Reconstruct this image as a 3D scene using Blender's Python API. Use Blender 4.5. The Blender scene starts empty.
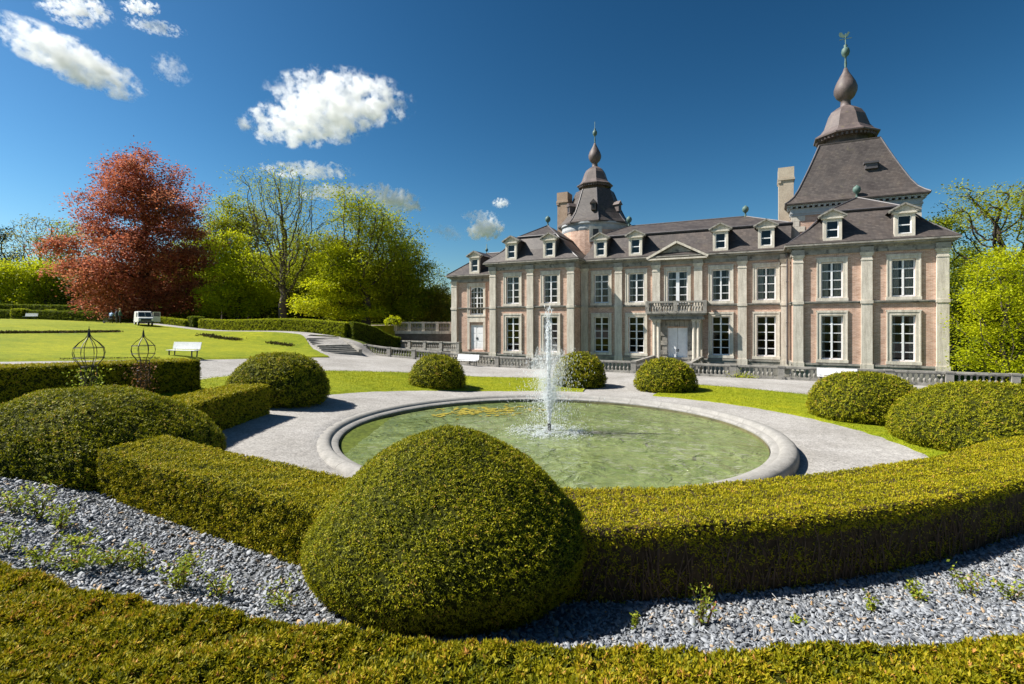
import bpy, bmesh, math, random
import numpy as np
from math import sin, cos, pi, radians, sqrt, atan2
from mathutils import Vector

random.seed(11)
rng = np.random.default_rng(11)
scene = bpy.context.scene
col = scene.collection

# ------------------------------------------------------------------ camera, sky, sun, exposure
F, CX, HY, CAMZ = 512.0, 512.0, 323.0, 4.0          # focal length in pixels, picture centre, horizon row, eye height
cam = bpy.data.cameras.new('camera')
cam.sensor_width = 36.0
cam.lens = 36.0 * F / 1024.0
cam.shift_y = -(342.0 - HY) / 1024.0
cam.clip_start, cam.clip_end = 0.05, 9000.0
camo = bpy.data.objects.new('camera', cam)
col.objects.link(camo)
camo.location = (0, 0, CAMZ)
camo.rotation_euler = (pi / 2, 0, 0)
scene.camera = camo

SUN_EL = radians(47)
sd = Vector((-0.997 * cos(SUN_EL), 0.075 * cos(SUN_EL), sin(SUN_EL))).normalized()
world = bpy.data.worlds.new('World')
scene.world = world
world.use_nodes = True
wn = world.node_tree.nodes
wl = world.node_tree.links
wn.clear()
sky = wn.new('ShaderNodeTexSky')
sky.sky_type = 'NISHITA'
sky.sun_disc = False
sky.sun_elevation = SUN_EL
sky.sun_rotation = atan2(sd.x, sd.y)
sky.air_density = 1.0
sky.dust_density = 0.7
sky.ozone_density = 2.5
gam = wn.new('ShaderNodeGamma')                     # a polarising filter on the lens deepens the sky
gam.inputs['Gamma'].default_value = 1.75
hsv = wn.new('ShaderNodeHueSaturation')
hsv.inputs['Hue'].default_value = 0.483
hsv.inputs['Saturation'].default_value = 1.08
bgn = wn.new('ShaderNodeBackground')
bgn.inputs['Strength'].default_value = 0.0142
won = wn.new('ShaderNodeOutputWorld')
wl.new(sky.outputs[0], gam.inputs['Color'])
wl.new(gam.outputs[0], hsv.inputs['Color'])
wl.new(hsv.outputs[0], bgn.inputs['Color'])
wl.new(bgn.outputs[0], won.inputs['Surface'])

sun = bpy.data.lights.new('sun', 'SUN')
sun.energy = 5.0
sun.angle = radians(0.53)
sun.color = (1.0, 0.955, 0.88)
suno = bpy.data.objects.new('sun', sun)
col.objects.link(suno)
suno.location = (-60, 20, 60)
suno.rotation_euler = sd.to_track_quat('Z', 'Y').to_euler()

scene.view_settings.view_transform = 'Standard'
scene.view_settings.look = 'None'
scene.view_settings.exposure = 1.0
scene.view_settings.gamma = 1.0
scene.view_settings.use_curve_mapping = False
scene.cycles.max_bounces = 12
scene.cycles.diffuse_bounces = 3
scene.cycles.transparent_max_bounces = 12
scene.cycles.volume_bounces = 10
scene.cycles.use_denoising = True

# ------------------------------------------------------------------ helpers
def tag(o, label=None, cat=None, group=None, kind=None):
    if label: o['label'] = label
    if cat: o['category'] = cat
    if group: o['group'] = group
    if kind: o['kind'] = kind
    return o

def empty(name, loc=(0, 0, 0), rz=0.0, label=None, cat=None, group=None):
    o = bpy.data.objects.new(name, None)
    o.empty_display_size = 0.2
    o.location = loc
    o.rotation_euler = (0, 0, rz)
    col.objects.link(o)
    return tag(o, label, cat, group)

def mesh_np(name, V, Fq, mats, parent=None, mi=None, rnd=None, smooth=False):
    """V (n,3) array, Fq (m,k) array of equal sized faces"""
    V = np.ascontiguousarray(V, dtype=np.float32)
    Fq = np.ascontiguousarray(Fq, dtype=np.int32)
    me = bpy.data.meshes.new(name)
    k = Fq.shape[1]
    m = len(Fq)
    me.vertices.add(len(V)); me.vertices.foreach_set('co', V.ravel())
    me.loops.add(m * k); me.loops.foreach_set('vertex_index', Fq.ravel())
    me.polygons.add(m)
    me.polygons.foreach_set('loop_start', np.arange(0, m * k, k, dtype=np.int32))
    for mt in mats: me.materials.append(mt)
    if mi is not None: me.polygons.foreach_set('material_index', np.asarray(mi, dtype=np.int32))
    if smooth: me.polygons.foreach_set('use_smooth', np.ones(m, dtype=bool))
    me.update(calc_edges=True)
    if rnd is not None:
        a = me.attributes.new('rnd', 'FLOAT', 'FACE')
        a.data.foreach_set('value', np.asarray(rnd, dtype=np.float32))
    o = bpy.data.objects.new(name, me)
    col.objects.link(o)
    if parent: o.parent = parent
    return o

class MB:
    def __init__(self): self.v, self.f, self.m = [], [], []
    def add(self, vs, fs, mi=0):
        b = len(self.v)
        self.v += [tuple(p) for p in vs]
        self.f += [tuple(b + i for i in f) for f in fs]
        self.m += [mi] * len(fs)
    def box(self, x0, x1, y0, y1, z0, z1, mi=0):
        vs = [(x0, y0, z0), (x1, y0, z0), (x1, y1, z0), (x0, y1, z0), (x0, y0, z1), (x1, y0, z1), (x1, y1, z1), (x0, y1, z1)]
        self.add(vs, [(0, 3, 2, 1), (4, 5, 6, 7), (0, 1, 5, 4), (1, 2, 6, 5), (2, 3, 7, 6), (3, 0, 4, 7)], mi)
    def bar(self, p, q, w, h=None, mi=0):
        h = h or w
        p, q = Vector(p), Vector(q)
        d = (q - p).normalized()
        up = Vector((0, 0, 1)) if abs(d.z) < .9 else Vector((0, 1, 0))
        a = d.cross(up).normalized() * w / 2
        b = a.cross(d).normalized() * h / 2
        vs = [p - a - b, p + a - b, p + a + b, p - a + b, q - a - b, q + a - b, q + a + b, q - a + b]
        self.add(vs, [(3, 2, 1, 0), (4, 5, 6, 7), (0, 1, 5, 4), (1, 2, 6, 5), (2, 3, 7, 6), (3, 0, 4, 7)], mi)
    def tube(self, pts, rads, n=6, mi=0):
        pts = [Vector(p) for p in pts]
        vs, fs = [], []
        for i, p in enumerate(pts):
            d = (pts[min(i + 1, len(pts) - 1)] - pts[max(i - 1, 0)]).normalized()
            up = Vector((0, 0, 1)) if abs(d.z) < .95 else Vector((1, 0, 0))
            a = d.cross(up).normalized(); b = d.cross(a)
            r = rads[i] if hasattr(rads, '__len__') else rads
            for j in range(n):
                t = 2 * pi * j / n
                vs.append(p + a * cos(t) * r + b * sin(t) * r)
        for i in range(len(pts) - 1):
            for j in range(n):
                j2 = (j + 1) % n
                fs.append((i * n + j, i * n + j2, (i + 1) * n + j2, (i + 1) * n + j))
        fs.append(tuple(range(n - 1, -1, -1)))
        fs.append(tuple((len(pts) - 1) * n + j for j in range(n)))
        self.add(vs, fs, mi)
    def lathe(self, prof, n=16, c=(0, 0, 0), mi=0, a0=0.0, sq=False):
        """prof: (radius, z). sq: radius is the half width of a square section"""
        vs, fs = [], []
        for r, z in prof:
            for j in range(n):
                t = a0 + 2 * pi * j / n
                k = r * (sqrt(2) if sq else 1)
                vs.append((c[0] + k * cos(t), c[1] + k * sin(t), c[2] + z))
        for i in range(len(prof) - 1):
            for j in range(n):
                j2 = (j + 1) % n
                fs.append((i * n + j, i * n + j2, (i + 1) * n + j2, (i + 1) * n + j))
        fs.append(tuple(range(n - 1, -1, -1)))
        fs.append(tuple((len(prof) - 1) * n + j for j in range(n)))
        self.add(vs, fs, mi)
    def prism(self, poly, y0, y1, mi=0):
        """polygon in (x,z), counter-clockwise seen from -y, extruded in y"""
        n = len(poly)
        vs = [(x, y0, z) for x, z in poly] + [(x, y1, z) for x, z in poly]
        fs = [tuple(range(n)), tuple(range(2 * n - 1, n - 1, -1))]
        fs += [(i + n, (i + 1) % n + n, (i + 1) % n, i) for i in range(n)]
        self.add(vs, fs, mi)
    def build(self, name, mats, parent=None, smooth=False, bevel=0):
        me = bpy.data.meshes.new(name)
        me.from_pydata(self.v, [], self.f)
        mats = mats if isinstance(mats, (list, tuple)) else [mats]
        for mt in mats: me.materials.append(mt)
        me.polygons.foreach_set('material_index', self.m)
        if smooth: me.polygons.foreach_set('use_smooth', [True] * len(self.f))
        me.update()
        o = bpy.data.objects.new(name, me)
        col.objects.link(o)
        if parent: o.parent = parent
        if bevel:
            b = o.modifiers.new('bevel', 'BEVEL'); b.width = bevel; b.segments = 2; b.limit_method = 'ANGLE'
        return o

def copy_tree(o, parent=None):
    c = o.copy(); col.objects.link(c)
    if parent is not None: c.parent = parent
    for ch in list(o.children): copy_tree(ch, c)
    return c

# cheap numpy noise: sums of sine waves
_W = rng.normal(size=(24, 3)); _W /= np.linalg.norm(_W, axis=1)[:, None]
_PH = rng.uniform(0, 2 * pi, 24)
def nz(P, scale, seed=0, n=7):
    P = np.asarray(P) / scale * 2 * pi
    r = np.zeros(P.shape[:-1])
    for i in range(n):
        k = (i + seed * 5) % 24
        r += np.sin(P @ (_W[k] * (0.6 + 0.25 * i)) + _PH[k])
    return r / n * 1.4

def sstep(a, b, x):
    t = np.clip((np.asarray(x, float) - a) / (b - a), 0, 1)
    return t * t * (3 - 2 * t)

# ------------------------------------------------------------------ the lie of the land
U = np.array([.8976, -.4411]); M_ = np.array([.4411, .8976])    # along and into the chateau front
ORG = np.array([19.69, 36.0]) + 9 * M_                           # chateau origin: in the plane of the main front
RZ = atan2(U[1], U[0])
def loc2w(s, y): return ORG + s * U + y * M_
PC = np.array([1.3, 18.4])                                       # pool centre

def T(x, y):
    x = np.asarray(x, float); y = np.asarray(y, float)
    a = -(x + 2)
    z = .088 * (np.sqrt(a * a + 2) + a) / 2
    z = np.where(z > 3.8, 3.8 + (z - 3.8) * .25, z)
    far = sstep(40, 52, y)
    z = z * (1 - .35 * far * sstep(-18, -14.5, x))
    z = z + 1.0 * sstep(47.5, 53, y) * sstep(-13.5, -16, x) * sstep(-38, -22, x)
    r = np.hypot(x - PC[0], y - PC[1])
    near = np.clip((PC[1] - y) / np.maximum(r, .1), 0, 1)
    z = z + .85 * sstep(11.2, 15.4, r) * sstep(.35, .75, near)
    # moat in front of the chateau
    s = (x - ORG[0]) * U[0] + (y - ORG[1]) * U[1]
    d = (x - ORG[0]) * M_[0] + (y - ORG[1]) * M_[1]
    z = z - 2.2 * sstep(-8.6, -7.6, d) * sstep(-36.5, -35, s) * (1 - sstep(24, 26, s)) * (1 - sstep(14, 16, d))
    return z

def at(px, py, Y):
    return np.array([(px - CX) / F * Y, Y, CAMZ + (HY - py) / F * Y])
def ground(px, py, y0=3.0, y1=160.0):
    Y = np.linspace(y0, y1, 6000)
    X = (px - CX) / F * Y
    z = CAMZ + (HY - py) / F * Y
    hit = np.nonzero(z <= T(X, Y))[0]
    i = hit[0] if len(hit) else len(Y) - 1
    return np.array([X[i], Y[i], float(T(X[i], Y[i]))])
def gz(x, y): return float(T(x, y))

# ------------------------------------------------------------------ materials
def new_mat(name):
    m = bpy.data.materials.new(name)
    m.use_nodes = True
    nt = m.node_tree
    b = nt.nodes['Principled BSDF']
    return m, nt, b

def noise_node(nt, vec, scale, detail=4, rough=.55):
    n = nt.nodes.new('ShaderNodeTexNoise')
    n.inputs['Scale'].default_value = scale
    n.inputs['Detail'].default_value = detail
    n.inputs['Roughness'].default_value = rough
    nt.links.new(vec, n.inputs['Vector'])
    return n.outputs['Fac']

def ramp(nt, fac, stops):
    r = nt.nodes.new('ShaderNodeValToRGB')
    while len(r.color_ramp.elements) < len(stops): r.color_ramp.elements.new(.5)
    for e, (p, c) in zip(r.color_ramp.elements, stops):
        e.position = p
        e.color = (c[0], c[1], c[2], 1)
    nt.links.new(fac, r.inputs['Fac'])
    return r.outputs['Color']

def mixc(nt, fac, a, b, mode='MIX'):
    n = nt.nodes.new('ShaderNodeMix'); n.data_type = 'RGBA'; n.blend_type = mode
    if isinstance(fac, (int, float)): n.inputs[0].default_value = fac
    else: nt.links.new(fac, n.inputs[0])
    for i, v in ((6, a), (7, b)):
        if isinstance(v, tuple): n.inputs[i].default_value = (v[0], v[1], v[2], 1)
        else: nt.links.new(v, n.inputs[i])
    return n.outputs[2]

def bump(nt, b, h, strength=.3, dist=.02):
    n = nt.nodes.new('ShaderNodeBump')
    n.inputs['Strength'].default_value = strength
    n.inputs['Distance'].default_value = dist
    nt.links.new(h, n.inputs['Height'])
    nt.links.new(n.outputs[0], b.inputs['Normal'])

def mat_noise(name, c0, c1, scale=2.0, rough=.8, fine=30.0, bs=.2, bd=.01, spec=.3, metallic=0, stain=None, streak=0):
    m, nt, b = new_mat(name)
    tc = nt.nodes.new('ShaderNodeTexCoord').outputs['Object']
    n1 = noise_node(nt, tc, scale, 6, .62)
    cc = ramp(nt, n1, [(.3, c0), (.7, c1)])
    n2 = noise_node(nt, tc, fine, 3)
    cc = mixc(nt, .35, cc, ramp(nt, n2, [(.3, (.55, .55, .55)), (.7, (1.25, 1.25, 1.25))]), 'MULTIPLY')
    if stain:
        n3 = noise_node(nt, tc, stain[0], 5, .65)
        f = ramp(nt, n3, [(stain[2], (0, 0, 0)), (stain[2] + .12, (1, 1, 1))])
        cc = mixc(nt, f, cc, stain[1])
    if streak:
        mp = nt.nodes.new('ShaderNodeMapping'); mp.inputs['Scale'].default_value = (3.2, 3.2, .35); nt.links.new(tc, mp.inputs[0])
        cc = mixc(nt, streak, cc, ramp(nt, noise_node(nt, mp.outputs[0], 1.0, 5, .7), [(.32, (.6, .58, .55)), (.55, (1, 1, 1)), (.75, (1.12, 1.12, 1.1))]), 'MULTIPLY')
    nt.links.new(cc, b.inputs['Base Color'])
    b.inputs['Roughness'].default_value = rough
    b.inputs['Specular IOR Level'].default_value = spec
    b.inputs['Metallic'].default_value = metallic
    if bs: bump(nt, b, n2, bs, bd)
    return m

def mat_leaf(name, stops, trans=.35, rough=.55, spec=.15):
    """leaf colours picked per leaf from the 'rnd' attribute"""
    m, nt, b = new_mat(name)
    at_ = nt.nodes.new('ShaderNodeAttribute'); at_.attribute_name = 'rnd'
    cc = ramp(nt, at_.outputs['Fac'], stops)
    nt.links.new(cc, b.inputs['Base Color'])
    b.inputs['Roughness'].default_value = rough
    b.inputs['Specular IOR Level'].default_value = spec
    tr = nt.nodes.new('ShaderNodeBsdfTranslucent')
    nt.links.new(cc, tr.inputs['Color'])
    mx = nt.nodes.new('ShaderNodeMixShader')
    mx.inputs[0].default_value = trans
    nt.links.new(b.outputs[0], mx.inputs[1]); nt.links.new(tr.outputs[0], mx.inputs[2])
    nt.links.new(mx.outputs[0], nt.nodes['Material Output'].inputs['Surface'])
    return m

def mat_plain(name, c, rough=.5, spec=.4, metallic=0):
    return mat_noise(name, tuple(k * .9 for k in c), tuple(min(1, k * 1.06) for k in c), 3, rough, 40, .05, .003, spec, metallic)

def mat_brick():
    m, nt, b = new_mat('pink brick')
    tc = nt.nodes.new('ShaderNodeTexCoord').outputs['Object']
    sp = nt.nodes.new('ShaderNodeSeparateXYZ'); nt.links.new(tc, sp.inputs[0])
    ad = nt.nodes.new('ShaderNodeMath'); ad.operation = 'ADD'
    nt.links.new(sp.outputs[0], ad.inputs[0]); nt.links.new(sp.outputs[1], ad.inputs[1])
    cb = nt.nodes.new('ShaderNodeCombineXYZ')
    nt.links.new(ad.outputs[0], cb.inputs[0]); nt.links.new(sp.outputs[2], cb.inputs[1])
    br = nt.nodes.new('ShaderNodeTexBrick')
    br.inputs['Scale'].default_value = 1.0
    br.inputs['Brick Width'].default_value = .27
    br.inputs['Row Height'].default_value = .095
    br.inputs['Mortar Size'].default_value = .012
    br.inputs['Color1'].default_value = (.46, .275, .2, 1)
    br.inputs['Color2'].default_value = (.58, .39, .3, 1)
    br.inputs['Mortar'].default_value = (.56, .49, .42, 1)
    nt.links.new(cb.outputs[0], br.inputs['Vector'])
    n1 = noise_node(nt, tc, .9, 6, .65)
    v = ramp(nt, n1, [(.25, (.72, .68, .66)), (.75, (1.18, 1.16, 1.12))])
    cc = mixc(nt, 1.0, br.outputs['Color'], v, 'MULTIPLY')
    mp = nt.nodes.new('ShaderNodeMapping'); mp.inputs['Scale'].default_value = (1.6, 1.6, 5.5); nt.links.new(tc, mp.inputs[0])
    n2 = noise_node(nt, mp.outputs[0], 1.6, 5, .7)
    cc = mixc(nt, 1.0, cc, ramp(nt, n2, [(.3, (.76, .7, .68)), (.5, (1, 1, 1)), (.72, (1.2, 1.2, 1.22))]), 'MULTIPLY')
    nt.links.new(cc, b.inputs['Base Color'])
    b.inputs['Roughness'].default_value = .9
    b.inputs['Specular IOR Level'].default_value = .15
    bump(nt, b, br.outputs['Fac'], -.25, .01)
    return m

def mat_slate_roof():
    m, nt, b = new_mat('slate roof')
    tc = nt.nodes.new('ShaderNodeTexCoord').outputs['Object']
    sp = nt.nodes.new('ShaderNodeSeparateXYZ'); nt.links.new(tc, sp.inputs[0])
    ad = nt.nodes.new('ShaderNodeMath'); ad.operation = 'ADD'
    nt.links.new(sp.outputs[0], ad.inputs[0]); nt.links.new(sp.outputs[1], ad.inputs[1])
    cb = nt.nodes.new('ShaderNodeCombineXYZ')
    nt.links.new(ad.outputs[0], cb.inputs[0]); nt.links.new(sp.outputs[2], cb.inputs[1])
    br = nt.nodes.new('ShaderNodeTexBrick')
    br.inputs['Brick Width'].default_value = .26
    br.inputs['Row Height'].default_value = .15
    br.inputs['Mortar Size'].default_value = .01
    br.inputs['Scale'].default_value = 1
    br.inputs['Color1'].default_value = (.054, .045, .041, 1)
    br.inputs['Color2'].default_value = (.09, .076, .068, 1)
    br.inputs['Mortar'].default_value = (.04, .032, .03, 1)
    nt.links.new(cb.outputs[0], br.inputs['Vector'])
    n1 = noise_node(nt, tc, .55, 7, .68)
    v = ramp(nt, n1, [(.28, (.6, .58, .6)), (.5, (1, 1, 1)), (.75, (1.35, 1.25, 1.15))])
    cc = mixc(nt, 1.0, br.outputs['Color'], v, 'MULTIPLY')
    n3 = noise_node(nt, tc, 1.7, 6, .7)
    f = ramp(nt, n3, [(.6, (0, 0, 0)), (.72, (.7, .7, .7))])
    cc = mixc(nt, f, cc, (.13, .115, .07))
    n4 = noise_node(nt, tc, 5.0, 2, .5)
    f4 = ramp(nt, n4, [(.76, (0, 0, 0)), (.8, (.5, .5, .5))])
    cc = mixc(nt, f4, cc, (.3, .28, .25))
    nt.links.new(cc, b.inputs['Base Color'])
    b.inputs['Roughness'].default_value = .55
    b.inputs['Specular IOR Level'].default_value = .4
    bump(nt, b, br.outputs['Fac'], -.2, .01)
    return m

def mat_ground(name, stops, scale, fine, bs, bd, rough=.95, big=.25, bigc=((.85, .85, .85), (1.1, 1.1, 1.1))):
    m, nt, b = new_mat(name)
    g = nt.nodes.new('ShaderNodeNewGeometry').outputs['Position']
    n1 = noise_node(nt, g, scale, 5, .6)
    cc = ramp(nt, n1, stops)
    n0 = noise_node(nt, g, big, 4, .6)
    cc = mixc(nt, 1.0, cc, ramp(nt, n0, [(.3, bigc[0]), (.7, bigc[1])]), 'MULTIPLY')
    vo = nt.nodes.new('ShaderNodeTexVoronoi'); vo.inputs['Scale'].default_value = fine
    nt.links.new(g, vo.inputs['Vector'])
    bw = nt.nodes.new('ShaderNodeRGBToBW'); nt.links.new(vo.outputs['Color'], bw.inputs[0])
    cc = mixc(nt, .6, cc, ramp(nt, bw.outputs[0], [(.15, (.55, .55, .56)), (.85, (1.35, 1.35, 1.34))]), 'MULTIPLY')
    nt.links.new(cc, b.inputs['Base Color'])
    b.inputs['Roughness'].default_value = rough
    b.inputs['Specular IOR Level'].default_value = .15
    bump(nt, b, bw.outputs[0], bs, bd)
    return m

BRICK = mat_brick()
ROOF = mat_slate_roof()
STONE = mat_noise('grey limestone', (.54, .49, .41), (.73, .67, .57), 1.3, .85, 14, .2, .012, .2, 0, (1.1, (.34, .31, .265), .64), .8)
STONE_D = mat_noise('weathered dark limestone', (.19, .18, .16), (.38, .355, .31), 1.6, .9, 16, .3, .015, .2, 0, (2.2, (.1, .098, .09), .54))
STONE_P = mat_noise('pool coping stone', (.23, .22, .2), (.34, .325, .3), 1.6, .8, 22, .25, .012, .25, 0, (1.3, (.17, .165, .15), .56))
WHITE = mat_plain('white paint', (.84, .84, .84), .45)
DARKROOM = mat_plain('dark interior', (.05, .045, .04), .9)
CLOTH = mat_plain('curtain cloth', (.55, .52, .46), .9)
COPPER = mat_noise('green copper', (.05, .1, .085), (.11, .18, .15), 5, .6, 30, .1, .005, .4)
LEAD = mat_noise('dark lead', (.06, .055, .06), (.11, .1, .105), 3, .5, 25, .1, .005, .5)
IRON = mat_noise('black iron', (.012, .012, .013), (.03, .028, .028), 5, .5, 40, .1, .002, .5)
DARKWALL = mat_noise('dark rubble wall', (.1, .085, .07), (.2, .17, .145), 1.6, .95, 6, .5, .03, .15)
BARK = mat_noise('grey brown bark', (.05, .04, .03), (.12, .1, .075), 2.2, .95, 14, .6, .04, .1)
BARK_D = mat_noise('dark bark', (.03, .024, .02), (.075, .06, .05), 2.2, .95, 14, .6, .04, .1)
TWIG = mat_noise('brown twigs', (.08, .055, .035), (.19, .125, .08), 8, .95, 30, .2, .005, .1)
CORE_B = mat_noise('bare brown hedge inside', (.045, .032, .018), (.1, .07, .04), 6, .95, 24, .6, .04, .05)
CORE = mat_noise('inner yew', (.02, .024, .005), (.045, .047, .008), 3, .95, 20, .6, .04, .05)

GRAVEL = mat_ground('pale gravel', [(.25, (.275, .262, .245)), (.75, (.38, .365, .345))], 3.0, 26, .5, .02, .95, .35, ((.76, .75, .73), (1.1, 1.1, 1.1)))
SLATEBASE = mat_ground('slate chippings bed', [(.25, (.1, .105, .11)), (.75, (.2, .21, .22))], 6, 17, .8, .04)
GRASS = mat_ground('lawn grass', [(.2, (.15, .19, .005)), (.5, (.222, .247, .007)), (.8, (.295, .295, .01))], 1.6, 22, .8, .04, .9, .2, ((.72, .8, .7), (1.16, 1.1, 1.05)))
EARTH = mat_ground('planting soil', [(.3, (.05, .04, .02)), (.7, (.09, .08, .035))], 2, 12, .7, .05)
WOODLAND = mat_ground('rough woodland grass', [(.2, (.05, .075, .012)), (.8, (.12, .145, .02))], 1.2, 9, .8, .06)

YEW = [(0, (.02, .034, .002)), (.28, (.085, .105, .003)), (.58, (.235, .24, .005)), (.9, (.39, .36, .01)), (1, (.42, .25, .05))]
YEW_M = mat_leaf('yew shoots', YEW, .25)
YEW_F = mat_leaf('young yew shoots', [(0, (.025, .036, .003)), (.25, (.11, .125, .004)), (.58, (.275, .25, .006)), (.86, (.43, .32, .015)), (1, (.52, .25, .07))], .3)
BOX_M = mat_leaf('hedge top shoots', [(0, (.04, .055, .003)), (.2, (.14, .155, .004)), (.5, (.335, .31, .006)), (.92, (.47, .385, .014)), (1, (.5, .27, .06))], .25)
LIME_M = mat_leaf('lime green leaves', [(0, (.22, .28, .006)), (.5, (.46, .5, .008)), (1, (.6, .6, .015))], .5)
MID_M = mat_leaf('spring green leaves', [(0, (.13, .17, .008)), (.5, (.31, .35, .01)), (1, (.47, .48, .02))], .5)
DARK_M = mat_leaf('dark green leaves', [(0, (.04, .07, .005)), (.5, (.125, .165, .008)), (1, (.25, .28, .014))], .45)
OLIVE_M = mat_leaf('olive brown leaves', [(0, (.13, .12, .012)), (.5, (.26, .23, .02)), (1, (.4, .35, .03))], .45)
CONIF_M = mat_leaf('blue green needles', [(0, (.012, .035, .022)), (1, (.04, .08, .05))], .2)
BEECH_M = mat_leaf('copper leaves', [(0, (.13, .035, .022)), (.4, (.36, .105, .058)), (.75, (.53, .185, .095)), (1, (.64, .29, .15))], .45)
ROSE_M = mat_leaf('young rose leaves', [(0, (.14, .19, .02)), (.6, (.3, .36, .03)), (.9, (.42, .46, .05)), (1, (.4, .18, .06))], .45)
GRASS_M = mat_leaf('grass blades', [(0, (.15, .19, .006)), (.6, (.24, .268, .008)), (1, (.33, .33, .02))], .4)
SLATE_M = mat_leaf('slate chips', [(0, (.12, .13, .145)), (.5, (.235, .25, .272)), (.85, (.315, .33, .348)), (.93, (.35, .335, .315)), (1, (.36, .23, .11))], 0.0, .7, .15)

def mat_pane():
    m, nt, b = new_mat('window glass')
    out = nt.nodes['Material Output']
    tr = nt.nodes.new('ShaderNodeBsdfTransparent'); tr.inputs[0].default_value = (.8, .82, .82, 1)
    gl = nt.nodes.new('ShaderNodeBsdfGlossy'); gl.inputs['Roughness'].default_value = .03
    fr = nt.nodes.new('ShaderNodeFresnel'); fr.inputs[0].default_value = 1.55
    mx = nt.nodes.new('ShaderNodeMixShader')
    nt.links.new(fr.outputs[0], mx.inputs[0]); nt.links.new(tr.outputs[0], mx.inputs[1]); nt.links.new(gl.outputs[0], mx.inputs[2])
    nt.links.new(mx.outputs[0], out.inputs[0])
    return m
PANE = mat_pane()

def mat_water():
    m, nt, b = new_mat('pool water')
    g = nt.nodes.new('ShaderNodeNewGeometry').outputs['Position']
    n0 = noise_node(nt, g, .35, 4, .6)
    cc = ramp(nt, n0, [(.3, (.11, .145, .045)), (.7, (.185, .22, .085))])
    n4 = noise_node(nt, g, 2.2, 5, .7)  # algae mottling, with rippling caustic light streaks painted into the water colour
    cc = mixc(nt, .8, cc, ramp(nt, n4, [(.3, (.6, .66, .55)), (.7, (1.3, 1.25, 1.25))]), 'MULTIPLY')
    nt.links.new(cc, b.inputs['Base Color'])
    b.inputs['Roughness'].default_value = .03
    b.inputs['IOR'].default_value = 1.42
    mp = nt.nodes.new('ShaderNodeMapping'); mp.inputs['Scale'].default_value = (1.0, 1.0, 1)
    nt.links.new(g, mp.inputs['Vector'])
    n1 = nt.nodes.new('ShaderNodeTexNoise'); n1.inputs['Scale'].default_value = 2.0; n1.inputs['Detail'].default_value = 4
    n1.inputs['Distortion'].default_value = 1.2
    nt.links.new(mp.outputs[0], n1.inputs['Vector'])
    calm = noise_node(nt, g, .5, 3)
    mu = nt.nodes.new('ShaderNodeMath'); mu.operation = 'MULTIPLY'
    nt.links.new(n1.outputs['Fac'], mu.inputs[0]); nt.links.new(ramp(nt, calm, [(.35, (.25, .25, .25)), (.65, (1.3, 1.3, 1.3))]), mu.inputs[1])
    bump(nt, b, mu.outputs[0], 1.0, .2)
    return m
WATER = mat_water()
def mat_spray():
    m, nt, b = new_mat('falling water')
    b.inputs['Base Color'].default_value = (.9, .93, .95, 1)
    b.inputs['Roughness'].default_value = .25
    tr = nt.nodes.new('ShaderNodeBsdfTranslucent'); tr.inputs[0].default_value = (.9, .93, .95, 1)
    tp = nt.nodes.new('ShaderNodeBsdfTransparent')
    m1 = nt.nodes.new('ShaderNodeMixShader'); m1.inputs[0].default_value = .5
    m2 = nt.nodes.new('ShaderNodeMixShader'); m2.inputs[0].default_value = .35
    nt.links.new(b.outputs[0], m1.inputs[1]); nt.links.new(tr.outputs[0], m1.inputs[2])
    nt.links.new(m1.outputs[0], m2.inputs[1]); nt.links.new(tp.outputs[0], m2.inputs[2])
    nt.links.new(m2.outputs[0], nt.nodes['Material Output'].inputs[0])
    return m
SPRAY = mat_spray()

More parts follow.
